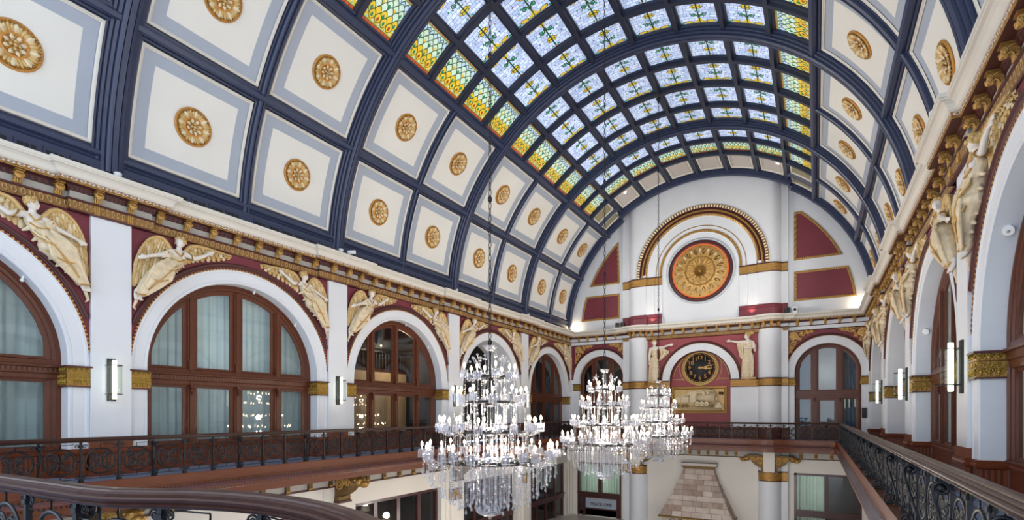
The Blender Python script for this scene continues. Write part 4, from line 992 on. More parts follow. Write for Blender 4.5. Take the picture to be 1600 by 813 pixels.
for (i, h, y0, y1) in CELLS:
    for row, (a, b) in enumerate(ROWS):
        for side in (0, 1):
            t = (a+b)/2; t = t if side == 0 else 180-t; yc = (y0+y1)/2
            if i == -1 or (side == 0 and i == 0): continue
            r = 10.82; o = rs_base if first else rs_base.copy()
            if first: first = False
            else:
                COL.objects.link(o); c = rs_leaf.copy(); COL.objects.link(c); c.parent = o
            o.location = CY(yc, t, r); X_ = Vector((0, 1, 0)); Z_ = Vector((-cos(rad(t)), 0, -sin(rad(t)))); Y_ = Z_.cross(X_)
            o.rotation_euler = Matrix((X_, Y_, Z_)).transposed().to_euler()
            tag(o, 'gilded rosette, %s row, %s panel above %s' % (('lower', 'upper')[row], ('near', 'far')[h], (RBAY, LBAY)[side][i]), 'rosette', 'gilded rosettes of the vault')

# ------------------------------------------------------------------ gilded brackets under the cornice
def bracket_mesh(console):
    """local: x along the wall, y out from the wall, z up; soffit at z = 0"""
    mm = M(); w = .075
    side = [(0, -.33), (.045, -.34), (.075, -.31), (.075, -.26), (.065, -.22), (.09, -.175), (.14, -.155), (.19, -.16), (.225, -.20), (.265, -.205), (.295, -.175), (.30, -.13), (.275, -.09), (.28, -.055), (.26, -.035), (0, -.035)]
    A = [(-w, y, z) for y, z in side]; B = [(w, y, z) for y, z in side]; n = len(side)
    mm.add(A+B, [tuple(range(n)), tuple(range(2*n-1, n-1, -1))]+[(i, (i+1) % n, n+(i+1) % n, n+i) for i in range(n)], 'gold')
    mm.box(-w-.025, 0, -.035, w+.025, .32, 0.0, 'gold')
    for s_ in (-1, 1):
        mm.tube([(s_*(w+.008), .245+.06*(1-t/11)*cos(t), -.14+.06*(1-t/11)*sin(t)) for t in [x*.6 for x in range(16)]], .015, 'gold_relief', 5)
        mm.tube([(s_*(w+.008), .05+.04*(1-t/11)*cos(t+2), -.28+.04*(1-t/11)*sin(t+2)) for t in [x*.6 for x in range(13)]], .012, 'gold_relief', 5)
        mm.tube([(s_*(w+.008), .04, -.06), (s_*(w+.012), .12, -.07), (s_*(w+.008), .2, -.10)], .014, 'gold_relief', 5)
    for q in (-.05, 0, .05): mm.tube([(q, .08, -.33), (q, .085, -.25), (q, .10, -.19), (q, .15, -.165), (q, .21, -.19), (q, .27, -.215)], .02, 'gold_relief', 6)
    mm.tube([(-w-.015, .265, -.165), (w+.015, .265, -.165)], .04, 'gold_relief', 10); mm.ball((0, .20, -.205), (.06, .05, .03), 'gold_relief', 8, 5); mm.ball((0, .285, -.205), (.045, .03, .035), 'gold_relief', 8, 5)
    if console:
        mm.box(-w, -.03, -.64, w, .05, -.33, 'gold')
        for q in (-.05, 0, .05): mm.tube([(q, .055, -.62), (q, .055, -.36)], .016, 'gold_relief', 6)
    mm.v = [(x, y*.8, z) for x, y, z in mm.v]
    return mm
bk = bracket_mesh(False).obj('cornice_bracket'); bc = bracket_mesh(True).obj('cornice_console')
used = set()
def put_bracket(kind, x, y, rz, label):
    src = bc if kind else bk
    o = src if kind not in used else src.copy()
    if kind in used: COL.objects.link(o)
    used.add(kind); o.location = (x, y, 6.33); o.rotation_euler = (0, 0, rz)
    tag(o, label, 'bracket', 'gilded brackets under the cornice')
STEP = SB/10
for side in (0, 1):
    for i in range(0 if side == 0 else 1, 5):
        nm = (LBAY, RBAY)[side][i]
        for k in range(10):
            y = YP[i]+STEP*(k+.5); con = k in (0, 9); e = .15 if con or k in (1,) and False else 0.0
            if y > DY-.4 or (side == 0 and y < 3) or (side == 1 and y < 7.5): continue
            lab = 'gilded cornice %s, %s from near end of %s' % (('bracket', 'console')[con], ORD[k], nm)
            x = LX-.04+e if side == 0 else RX+.04-e
            put_bracket(con, x, y, -pi/2 if side == 0 else pi/2, lab)
for k, x in enumerate([-17.3+.8*j for j in range(5)]): put_bracket(False, x, DY+.04, pi, 'gilded bracket over the dark end window, %s from the corner' % ORD[k])
for k, x in enumerate([-11.0+.79*j for j in range(10)]): put_bracket(False, x, DY-.38, pi, 'gilded bracket above the clock, %s from the left column' % ORD[k])
for k, x in enumerate([-1.1+.82*j for j in range(5)]): put_bracket(False, x, DY+.04, pi, 'gilded bracket above the balcony door, %s from the column' % ORD[k])
for c, (cx, nm) in enumerate(((CLX, 'column behind the middle chandelier'), (CRX, 'column beside the balcony door'))):
    for k, a in enumerate((228, 260, 292, 322) if c == 0 else (218, 248, 280, 312)):
        put_bracket(False, cx+(CR-.04)*cos(rad(a)), DY+(CR-.04)*sin(rad(a)), rad(a)-pi/2, 'gilded bracket curving round the %s, %s of four' % (nm, ORD[k]))

# ------------------------------------------------------------------ wall sconces
def sconce(name, label, loc, rz):
    t = thing(name, label, 'wall lamp', loc, rz, 'glass tube wall sconces')     # local: y out from the wall
    mm = M(); mm.box(-.105, 0, -.62, .105, .05, .62, 'bronze_plate'); mm.box(-.085, .05, -.60, .085, .06, .60, 'bronze_plate'); mm.obj('backplate', t)
    mm = M(); mm.lathe([(0, -.57), (.05, -.57), (.057, -.55), (.057, .55), (.05, .57), (0, .57)], 'frosted', 20, (0, .22, 0)); mm.obj('light_tube', t)
    mm = M()
    arc = [(.17*cos(a), .26+.15*sin(a)) for a in [pi*k/16 for k in range(17)]]; path = [(.17, .06)]+arc+[(-.17, .06)]
    mm.loft([[(x, y, -.44), (x, y, .44)] for x, y in path], 'lamp_glass', True); mm.obj('glass_shade', t, fix=False)
    for z in (-.42, .42):
        mm = M(); mm.tube([(x*1.02, y*1.02, z) for x, y in path], .012, 'bronze_plate', 6); mm.box(-.17, .06, z-.008, .17, .075, z+.008, 'bronze_plate'); mm.obj('ring', t)
    return t
sp = sconce('wall_sconce', 'x', (0, 0, 0), 0); fs = True
spots = [(LX, YP[1]-.02, .97, -pi/2, 'lit glass sconce on the white pilaster between the two curtained windows'), (LX, YP[2]-.02, .97, -pi/2, 'lit glass sconce on the pilaster between curtained and dark windows'),
         (LX, YP[3]-.02, .97, -pi/2, 'lit glass sconce on the pilaster just behind the biggest chandelier'), (LX, YP[4]-.02, .97, -pi/2, 'lit glass sconce beside the last left window, glimpsed past the chandelier'),
         (RX, YP[2]-.1, 1.07, pi/2, 'largest lit sconce, on the nearest pilaster along the walkway'), (RX, YP[3]-.1, 1.07, pi/2, 'middle lit sconce of three along the walkway wall'), (RX, YP[4]-.1, 1.07, pi/2, 'smallest lit sconce along the walkway, next to the balcony door')]
for x, y, z, rz, lab in spots:
    if fs: o = sp; fs = False
    else: o = dup(sp, lab)
    o['label'] = lab; o.location = (x, y, z); o.rotation_euler = (0, 0, rz)

# ------------------------------------------------------------------ small fixtures on cornice and arches
def floodlight(label, loc, rz, cyl=True):
    t = thing('floodlight', label, 'spotlight', loc, rz, 'small white fixtures on the cornice')
    mm = M(); mm.lathe([(0, 0), (.07, 0), (.07, .02), (.02, .03), (.02, .14), (0, .14)], 'white_plastic', 12); mm.obj('stand', t)
    mm = M(); mm.tube([(-.02, 0, .2), (.04, 0, .2), (.26, 0, .24), (.32, 0, .25)], [.06, .085, .085, .10], 'white_plastic', 14); mm.obj('head', t)
    mm = M(); mm.tube([(.315, 0, .249), (.325, 0, .251)], .075, 'black', 14); mm.obj('lens', t)
    return t
floodlight('white camera-like floodlight on the ledge above the sconce between curtained and dark windows', (LX+.32, YP[2]+.25, 6.82), 1.0)
floodlight('white cylinder floodlight on the ledge right over the third left pilaster', (LX+.3, YP[3]-.15, 6.82), 2.4)
floodlight('white floodlight on the ledge above the nearest walkway pilaster', (RX-.42, YP[2]-.45, 6.82), 2.0)
floodlight('white floodlight on the ledge above the second walkway pilaster', (RX-.42, YP[3]+.3, 6.82), 2.0)
def ledge_sensor(label, loc):
    t = thing('ledge_sensor', label, 'sensor', loc, 0, 'small white sensors on the cornice')
    mm = M(); mm.box(-.05, -.04, 0, .05, .04, .1, 'white_plastic'); mm.obj('stand', t)
    mm = M(); mm.lathe([(0, .1), (.05, .1), (.1, .16), (.11, .22), (.09, .25), (0, .26)], 'white_plastic', 12); mm.obj('dome', t)
ledge_sensor('white dome sensor on the ledge above the first left sconce', (LX+.25, YP[1]+.05, 6.82)); ledge_sensor('white dome sensor on the ledge over the second left sconce', (LX+.3, YP[2]-.12, 6.82)); ledge_sensor('white dome sensor on the ledge over the fourth left pilaster', (LX+.25, YP[4], 6.82))
for k, (x, nm) in enumerate(((-13.35, 'left'), (-1.75, 'right'))):
    for j in (0, 1):
        t = thing('ledge_speaker', 'small black speaker on the ledge beside the %s column base, %s one' % (('curtain side', 'door side')[k], ('outer', 'inner')[j]), 'speaker', (x+(-.42+.42*j if k == 0 else .42*j+.1), DY-.55, 6.82), 0, 'small speakers on the cornice')
        mm = M(); mm.box(-.14, -.1, 0, .14, .1, .40, 'black' if not (k == 1 and j == 1) else 'white_plastic'); mm.obj('cabinet', t)
        mm = M(); mm.lathe([(0, -.115), (.09, -.112), (.1, -.1)], 'black', 14, (0, 0, .22), axis='y'); mm.obj('cone', t)
t = thing('smoke_detector', 'round white detector under the soffit of the nearest right arch', 'detector', (RX+.38, YP[1]+SB/2+2.35, BC+sqrt(RI**2-2.35**2)-.0), 0)
mm = M(); mm.tube([(0, 0, 0), (-.03, -.05, -.04)], .10, 'white_plastic', 14); mm.obj('housing', t)
mm = M(); mm.ball((-.035, -.055, -.05), .03, 'grey_paint', 8, 5); mm.obj('sensor', t)
t = thing('smoke_detector', 'round white detector inside the second right arch', 'detector', (RX+.38, YP[2]+SB/2+2.9, BC+sqrt(RI**2-2.9**2)), 0)
mm = M(); mm.tube([(0, 0, 0), (-.03, -.06, -.03)], .10, 'white_plastic', 14); mm.obj('housing', t)
for i in (0, 1, 2):
    for dy, nm in ((.55, 'top'), (2.35, 'far haunch')):
        yc = YP[i]+SB/2; z = BC+sqrt(RI**2-dy*dy); t = thing('sprinkler', 'tiny white sprinkler at the %s of %s' % (nm, LBAY[i]), 'sprinkler', (LX-.35, yc+dy, z), 0, 'tiny sprinklers under the arches')
        mm = M(); mm.tube([(0, 0, .02), (0, -.03, -.08)], .03, 'white_plastic', 8); mm.ball((0, -.035, -.1), .05, 'white_plastic', 8, 5); mm.obj('nozzle', t)
t = thing('wall_box', 'small black wall box between balcony door and last sconce', 'control box', (2.72, DY-.0, -.0), 0); mm = M(); mm.box(-.13, -.1, -.32, .13, 0, .32, 'black'); mm.obj('housing', t); mm = M(); mm.box(-.09, -.12, -.05, .09, -.1, .2, 'bronze_plate'); mm.obj('cover', t)
# ------------------------------------------------------------------ sculpted reliefs
def capsule(mm, a, b, mt='cream', n=10):
    """tapered limb between two joints, each (x, y, z, r)"""
    A, B = Vector(a[:3]), Vector(b[:3]); d = B-A
    mm.tube([A+d*t for t in (0, .33, .66, 1)], [a[3]+(b[3]-a[3])*t for t in (0, .33, .66, 1)], mt, n)
    mm.ball(a[:3], a[3], mt, n, 6); mm.ball(b[:3], b[3], mt, n, 6)
def chain(mm, *J, mt='cream'):
    for p, q in zip(J, J[1:]): capsule(mm, p, q, mt)
def fuse(mm, name, voxel, parent, smooth=4):
    """grow one continuous skin over the joined limbs"""
    o = mm.obj(name, parent, fix=False)
    r = o.modifiers.new('skin', 'REMESH'); r.mode = 'VOXEL'; r.voxel_size = voxel
    s_ = o.modifiers.new('soft', 'SMOOTH'); s_.iterations = smooth; s_.factor = 0.5
    dg = bpy.context.evaluated_depsgraph_get(); me = bpy.data.meshes.new_from_object(o.evaluated_get(dg)); o.modifiers.clear()
    me.polygons.foreach_set('use_smooth', [True]*len(me.polygons)); me.materials.clear(); me.materials.append(MATS[mm.names[0]]); o.data = me; me.name = name
    me.polygons.foreach_set('material_index', [0]*len(me.polygons)); return o
def feather(mm, p, q, w, y0, h, mt, n=6):
    P, Q = Vector(p), Vector(q); d = Q-P; nn = Vector((-d.y, d.x)).normalized(); secs = []
    for i in range(n+1):
        t = i/n; ww = w*(sin(pi*(.18+.78*t))**.6); c = P+d*t
        secs.append([(c.x+nn.x*ww*k, y0+h*(1-abs(k))*(.6+.4*(1-t)), c.y+nn.y*ww*k) for k in (-1, -.4, 0, .4, 1)])
    mm.loft(secs, mt, True)
def curve(pts, t):
    n = len(pts)-1; f = min(n-1e-6, t*n); i = int(f); u = f-i
    p = [Vector(pts[max(0, i-1)]), Vector(pts[i]), Vector(pts[i+1]), Vector(pts[min(n, i+2)])]
    return .5*((2*p[1])+(p[2]-p[0])*u+(2*p[0]-5*p[1]+4*p[2]-p[3])*u*u+(3*p[1]-p[0]-3*p[2]+p[3])*u**3)
def wing(parent, sx, lead, trail, nprim, y0, name='wing'):
    mm = M(); S = lambda v: (sx*v.x, v.y)
    for layer, (t1, w, nn, h) in enumerate(((1.0, .085, nprim, .05), (.62, .075, nprim, .05), (.36, .06, nprim+2, .05), (.18, .05, nprim+4, .045))):
        for k in range(nn):
            u = (k+.5*(layer % 2)+.3)/nn
            if u > 1: continue
            a, b = curve(lead, u), curve(trail, u); e = a+(b-a)*t1; s0 = a+(b-a)*max(0, t1-.55)
            feather(mm, S(s0), S(e), w*(1.15-.25*u), y0+.035*layer, h, 'cream_gold' if (layer+k) % 3 else 'cream')
    mm.tube([(sx*curve(lead, i/14).x, y0+.13, curve(lead, i/14).y) for i in range(15)], [.07-.003*i for i in range(15)], 'cream_gold', 8)
    # backing plate that carries the feathers
    mm.loft([[(sx*curve(lead, i/14).x, y0+.02, curve(lead, i/14).y), (sx*(curve(lead, i/14)*.25+curve(trail, i/14)*.75).x, y0+.02, (curve(lead, i/14)*.25+curve(trail, i/14)*.75).y)] for i in range(15)], 'gold', True)
    return mm.obj(name, parent, fix=False)
def hand(mm, p, d, up, s=1.0, mt='pale_skin'):
    """palm, four bent fingers and a thumb pointing along d"""
    P = Vector(p); D = Vector(d).normalized(); U = Vector(up).normalized(); S_ = D.cross(U).normalized()
    for k in range(4):
        o = S_*(.032*(k-1.5)*s); L_ = (.11, .125, .12, .095)[k]*s; a = P+o; b = a+D*.085*s; c = b+D*L_*.5-U*.01*s; e = c+D*L_*.45-U*.035*s
        chain(mm, (*a, .024*s), (*b, .021*s), (*c, .018*s), (*e, .014*s), mt=mt)
    t0 = P+S_*.045*s; chain(mm, (*t0, .022*s), (*(t0+S_*.045*s+D*.05*s-U*.02*s), .019*s), (*(t0+S_*.05*s+D*.1*s-U*.03*s), .014*s), mt=mt)
def headshape(mm, c, face, r, mt='pale_skin'):
    """face: unit direction the head looks along"""
    C = Vector(c); F = Vector(face).normalized(); U = Vector((0, 0, 1)); S_ = U.cross(F).normalized()
    mm.ball(tuple(C+U*r*.12), (r*.92, r*.92, r), mt, 14, 10); mm.ball(tuple(C+F*r*.22-U*r*.42), (r*.62, r*.62, r*.66), mt, 12, 8)
    chain(mm, (*(C+F*r*.82+U*r*.18), r*.10), (*(C+F*r*1.02-U*r*.12), r*.14), mt=mt)
    mm.ball(tuple(C+F*r*.84-U*r*.40), (r*.20, r*.20, r*.07), mt, 8, 5); mm.ball(tuple(C+F*r*.84-U*r*.54), (r*.17, r*.17, r*.08), mt, 8, 5); mm.ball(tuple(C+F*r*.74-U*r*.80), r*.2, mt, 8, 5)
    for s_ in (-1, 1):
        chain(mm, (*(C+F*r*.84+S_*s_*r*.12+U*r*.24), r*.07), (*(C+F*r*.68+S_*s_*r*.5+U*r*.26), r*.07), mt=mt)
        mm.ball(tuple(C+F*r*.70+S_*s_*r*.33+U*r*.06), r*.13, mt, 8, 5); mm.ball(tuple(C+S_*s_*r*.9-U*r*.05), (r*.14, r*.14, r*.22), mt, 8, 5)
def curls(mm, c, face, r, mt, n=34, seed=1, bun=True):
    rnd = random.Random(seed); C = Vector(c); F = Vector(face).normalized(); U = Vector((0, 0, 1))
    for k in range(n):
        z = rnd.uniform(-.35, 1); a = rnd.uniform(0, 2*pi); q = sqrt(max(0, 1-z*z)); v = Vector((q*cos(a), q*sin(a), z))
        if v.dot(F) > .45 and z < .65: continue
        mm.ball(tuple(C+U*r*.14+v*r*.98), r*rnd.uniform(.2, .3), mt, 7, 5)
    if bun: mm.ball(tuple(C-F*r*.85+U*r*.5), r*.45, mt, 10, 7)
    mm.ball(tuple(C+U*r*.25-F*r*.12), (r*.98, r*.98, r*.95), mt, 12, 8)
def angel(sx, label):
    t = thing('angel_relief', label, 'sculpture')
    P = lambda x, y, z, r: (sx*x, y, z, r)
    b = M(); F = (sx*.8, .45, -.05)
    headshape(b, (sx*2.37, .24, 5.53), F, .155)
    chain(b, P(2.38, .20, 5.46, .075), P(2.40, .18, 5.30, .085), P(2.42, .15, 5.14, .17), P(2.50, .14, 4.98, .19), P(2.62, .13, 4.80, .16), mt='pale_skin')
    chain(b, P(2.42, .17, 5.22, .10), P(2.68, .20, 5.17, .095), P(2.90, .24, 5.01, .075), P(3.18, .25, 4.91, .06), P(3.40, .24, 4.82, .042), mt='pale_skin')
    chain(b, P(2.40, .17, 5.23, .10), P(2.16, .19, 5.20, .095), P(1.90, .23, 5.13, .075), P(1.62, .24, 5.29, .06), P(1.43, .22, 5.42, .042), mt='pale_skin')
    hand(b, (sx*3.40, .24, 4.82), (sx*1, .05, -.35), (0, 1, 0)); hand(b, (sx*1.42, .22, 5.43), (-sx*1, .05, .55), (0, 1, 0))
    chain(b, P(2.62, .13, 4.80, .16), P(2.86, .12, 4.55, .15), P(3.2, .12, 4.15, .09), P(3.47, .12, 3.75, .06), mt='pale_skin'); chain(b, P(3.2, .12, 4.15, .09), P(3.59, .12, 3.75, .06), mt='pale_skin')
    for x in (3.50, 3.62):
        chain(b, P(x-.03, .12, 3.75, .07), P(x, .14, 3.60, .06), P(x+.02, .20, 3.50, .055), mt='pale_skin')
        for k in range(4): b.ball((sx*(x-.03+.025*k), .24, 3.465), .022, 'pale_skin', 6, 4)
    for s_ in (-1, 1): b.ball((sx*(2.43+.10*s_), .27, 5.06), .085, 'pale_skin', 10, 7)
    fuse(b, 'body', .022, t)
    h = M(); curls(h, (sx*2.37, .24, 5.53), F, .155, 'cream_gold', 40, 3); h.obj('hair', t, fix=False)
    r = M()
    chain(r, P(2.50, .15, 5.00, .215), P(2.62, .15, 4.80, .20), P(2.84, .17, 4.58, .27), P(3.10, .17, 4.34, .22), P(3.36, .14, 4.02, .16), P(3.50, .12, 3.74, .13))
    chain(r, P(2.72, .16, 4.50, .22), P(3.02, .22, 4.20, .17), P(3.30, .18, 3.95, .14), P(3.44, .14, 3.70, .12))
    chain(r, P(2.36, .16, 5.10, .15), P(2.46, .2, 4.95, .18))
    for k in range(9):                               # folds from the waist to the hem
        u = k/8; x0, z0 = 2.52+.26*u, 4.92-.06*u+.05*sin(k); x1, z1 = 3.02-.28+.5*u, 4.22+.32*u; x2, z2 = 3.34+.26*u, 3.66+.06*sin(k*2)
        chain(r, P(x0, .34, z0, .032), P((x0+x1)/2+.02, .42, (z0+z1)/2, .04), P(x1, .42, z1, .045), P((x1+x2)/2, .34, (z1+z2)/2-.02, .04), P(x2, .26, z2, .035))
    for k in range(6): chain(r, P(2.36+.07*k, .32, 4.80-.05*k, .03), P(2.50+.09*k, .36, 4.66-.03*k, .035), P(2.72+.06*k, .38, 4.62+.03*k, .03))
    for k in range(7):                               # fluttering hem over the arch moulding
        a = k/6; x, z = 2.28+1.05*a, 4.86-1.02*a-.1*sin(a*pi)
        chain(r, P(x+.12, .14, z+.10, .06), P(x, .16, z-.02, .05), P(x-.06+.03*(k % 2), .12, z-.06, .035))
    for k in range(5): chain(r, P(2.66+.015*k, .27+.015*k, 5.10-.03*k, .03), P(2.80, .30, 5.16-.045*k, .035), P(2.88+.01*k, .26, 5.08-.04*k, .03))
    chain(r, P(3.56, .08, 3.62, .06), P(3.60, .10, 3.40, .05), P(3.66, .08, 3.24, .035), P(3.60, .08, 3.18, .025))
    fuse(r, 'robe', .02, t, 1)
    for o in t.children:
        if o.name.startswith('robe'): o.data.materials[0] = MATS['cream_robe']
    tr = M()                                         # gilded edges of the drapery
    for pts in ([(2.30, .32, 4.98), (2.44, .38, 4.88), (2.62, .37, 4.90), (2.74, .30, 4.98)], [(2.36, .30, 4.74), (2.52, .42, 4.58), (2.74, .46, 4.50), (2.96, .40, 4.56)], [(2.62, .34, 4.34), (2.86, .44, 4.18), (3.08, .44, 4.10), (3.3, .36, 4.16)],
                [(3.30, .22, 3.66), (3.44, .30, 3.62), (3.58, .30, 3.62), (3.66, .2, 3.68)], [(2.58, .42, 4.70), (2.86, .47, 4.38), (3.14, .42, 4.06), (3.36, .33, 3.78)], [(2.30, .30, 5.22), (2.40, .34, 5.06), (2.50, .33, 5.14), (2.56, .28, 5.24)]):
        tr.tube([(sx*x, y, z) for x, y, z in pts], .022, 'gold_relief', 6)
    tr.obj('gilded_trim', t, fix=False)
    g = M()
    for (x, z) in ((2.78, 5.1), (2.05, 5.17)): g.tube([(sx*(x+.05*cos(q)), .22+.10*sin(q), z+.10*cos(q)) for q in [k*.45 for k in range(15)]], .02, 'gold', 6)
    g.obj('armband', t, fix=False)
    wing(t, sx, [(2.60, 5.22), (2.78, 5.48), (2.98, 5.56), (3.25, 5.42), (3.45, 5.12), (3.56, 4.80)], [(2.72, 4.95), (2.95, 4.72), (3.18, 4.48), (3.42, 4.16), (3.58, 3.92), (3.66, 3.86)], 11, .03)
    wing(t, sx, [(2.20, 5.28), (2.02, 5.52), (1.70, 5.60), (1.30, 5.60), (.95, 5.58), (.62, 5.57)], [(2.24, 4.84), (2.00, 4.97), (1.72, 5.08), (1.30, 5.20), (.90, 5.33), (.52, 5.50)], 11, .03)
    return t
an_p, an_q = angel(1, 'x'), angel(-1, 'y')
for o in list(an_p.children)+list(an_q.children):      # flat backs against the wall
    for v in o.data.vertices: v.co.y = max(v.co.y, .004)
usedA = set()
for side in (0, 1):
    for i in range(0 if side == 0 else 1, 5):
        yc = YP[i]+SB/2; nm = (LBAY, RBAY)[side][i]
        for key, src in (('p', an_p), ('q', an_q)):
            closer = (key == 'p') == (side == 0)
            if (side == 0 and i == 0 and closer) or (side == 1 and i == 1 and closer): continue
            lab = 'winged angel relief on the %s side of %s' % (('far', 'near')[closer], nm)
            if key in usedA: o = dup(src, lab, 'angel reliefs over the arches')
            else: o = src; usedA.add(key); tag(o, lab, 'sculpture', 'angel reliefs over the arches')
            o.location = (LX+WD, yc, 0) if side == 0 else (RX-WD, yc, 0); o.rotation_euler = (0, 0, -pi/2 if side == 0 else pi/2)
# foliage reliefs in the corners of the end arches
def scroll_relief(label, ac, s_):
    mm = M(); d = 0.0
    cx, cz = ac+s_*1.98, 5.30
    def sp(x, z, r, turns, w, dirn, a0=0): mm.tube([(x+r*(1-k/26)*cos(a0+dirn*k*turns*2*pi/24), d+.03, z+r*(1-k/26)*sin(a0+dirn*k*turns*2*pi/24)) for k in range(25)], w, 'gold_relief', 6)
    mm.ball((cx, .03, cz), (.2, .08, .2), 'gold_relief', 12, 8)
    for k in range(8): mm.ball((cx+.2*cos(k*pi/4), .03, cz+.2*sin(k*pi/4)), (.1, .06, .1), 'cream_gold', 8, 5)
    for (x, z, r) in ((cx-s_*.5, 5.45, .18), (cx-s_*.82, 5.52, .13), (cx-s_*1.08, 5.56, .09), (cx+s_*.02, 4.85, .19), (cx+s_*.14, 4.52, .14), (cx+s_*.2, 4.25, .10), (cx-s_*.34, 5.12, .12)):
        sp(x, z, r, 1.6, .04, s_, .5); mm.ball((x, .04, z), (r*.4, .05, r*.4), 'cream_gold', 8, 5)
        for k in range(4): mm.ball((x+r*1.05*cos(k*1.6+.4), .025, z+r*1.05*sin(k*1.6+.4)), (.07, .035, .05), 'gold_relief', 7, 4)
    mm.tube([(cx-s_*1.35, .03, 5.6), (cx-s_*.6, .035, 5.6), (cx+s_*.25, .035, 5.58), (cx+s_*.27, .035, 5.0), (cx+s_*.28, .03, 4.05)], .03, 'gold_relief', 6)
    o = mm.obj('scroll_relief', at=(cx, DY, 5), fix=False)
    for v in o.data.vertices: v.co.y = -v.co.y+0.0-0  # faces the hall
    o.location = (cx, DY, 5)
    for v in o.data.vertices: v.co.y = min(v.co.y-DY*1.0, -.002)
    tag(o, label, 'relief', 'scrollwork reliefs on the end wall')
for ac, nm in ((-15.38, 'dark end window'), (.66, 'balcony door')):
    for s_ in (-1, 1): scroll_relief('gilded leafy scroll relief over the %s, on its %s side' % (nm, ('wall corner' if (s_ < 0) == (ac < -5) else 'column')), ac, s_)

# ------------------------------------------------------------------ the two standing statues beside the clock
SY = 40.75
def WS(x, y, z): return (x, SY-y, z)
def statue_common(r, cx, P, zb, lean=0):
    chain(r, P(cx, .18, 4.80, .22), P(cx+.02, .18, 4.45, .20), P(cx-.02, .2, 4.05, .30), P(cx-.04, .2, 3.4, .30), P(cx-.06, .18, 2.62, .33))
    chain(r, P(cx+.16, .22, 4.0, .2), P(cx+.2, .26, 3.3, .17), P(cx+.18, .22, 2.6, .19)); chain(r, P(cx-.2, .2, 4.0, .2), P(cx-.26, .22, 3.3, .19), P(cx-.28, .2, 2.6, .2))
    for k in range(9):
        x = cx-.34+.085*k; chain(r, P(cx-.2+.05*k, .36, 4.3+.02*sin(k*3), .025), P(x, .46-.012*abs(k-4), 3.7, .034), P(x-.02+.02*sin(k), .45-.02*abs(k-4), 3.0, .036), P(x-.05+.03*sin(k*2), .42-.02*abs(k-4), 2.5, .045))
    for k in range(5): chain(r, P(cx-.2+.03*k, .33, 4.55-.03*k, .03), P(cx, .41, 4.42-.035*k, .03), P(cx+.22, .33, 4.5-.03*k, .028))
def statue_left():
    t = thing('statue', 'cream robed woman relief left of the clock, bare-headed, cape billowing under her arm', 'statue', (-10.75, SY, 2.44), 0, 'robed statues flanking the clock')
    at = Vector((-10.75, SY, 2.44)); cx = -10.82
    P = lambda x, y, z, r: (*(Vector(WS(x, y, z))-at), r)
    b = M(); q = lambda x, y, z: tuple(Vector(WS(x, y, z))-at)
    F = (.75, -.6, -.05); headshape(b, q(-10.83, .25, 5.43), F, .20)
    chain(b, P(-10.83, .22, 5.34, .095), P(-10.83, .2, 5.16, .10), P(-10.82, .18, 4.95, .22), P(-10.82, .18, 4.6, .19), mt='pale_skin')
    chain(b, P(-10.8, .2, 5.04, .12), P(-10.52, .24, 5.02, .12), P(-10.15, .32, 5.03, .09), P(-9.82, .34, 5.14, .075), P(-9.6, .34, 5.19, .05), mt='pale_skin'); hand(b, q(-9.6, .34, 5.19), (1, 0, .12), (0, -1, .2), 1.25)
    chain(b, P(-10.9, .2, 5.04, .12), P(-11.14, .22, 4.95, .11), P(-11.2, .28, 4.5, .085), P(-11.2, .3, 4.1, .07), P(-11.17, .32, 3.9, .05), mt='pale_skin'); hand(b, q(-11.17, .32, 3.9), (.1, 0, -1), (0, -1, 0), 1.2)
    for x in (-10.98, -10.6): chain(b, P(-10.82, .18, 4.6, .17), P(x, .2, 3.6, .12), P(x, .22, 2.65, .08), P(x, .26, 2.6, .09), P(x, .42, 2.5, .07), mt='pale_skin')
    fuse(b, 'body', .026, t)
    h = M(); curls(h, q(-10.83, .25, 5.43), F, .20, 'cream_gold', 40, 5); h.obj('hair', t, fix=False)
    r = M(); r.m('cream_gold'); r.names = ['cream_gold']
    R_ = M(); statue_common(R_, cx, P, 2.44)
    chain(R_, P(-10.95, .2, 4.9, .16), P(-11.16, .2, 4.75, .12), P(-11.22, .18, 4.2, .10), P(-11.12, .16, 3.6, .10), P(-11.1, .16, 2.7, .14))
    for k in range(7):
        u = k/6; chain(R_, P(-10.5+.05*k, .22, 4.98, .06), P(-10.36+.10*k, .16+.12*(k % 2), 4.78-.01*k+.04*sin(k*2), .06), P(-10.34+.095*k, .14+.13*(k % 2), 4.46+.03*k, .06), P(-10.42+.045*k, .14+.1*(k % 2), 4.08+.035*k*k/6+.05*(k % 2), .055))
    R_.names = ['cream_gold'] if R_.names == ['cream'] else R_.names
    fuse(R_, 'robe', .024, t, 1)
    p = M(); p.box(*q(-11.25, .55, 2.36), *q(-10.4, 0, 2.46), 'cream_gold'); p.obj('plinth', t)
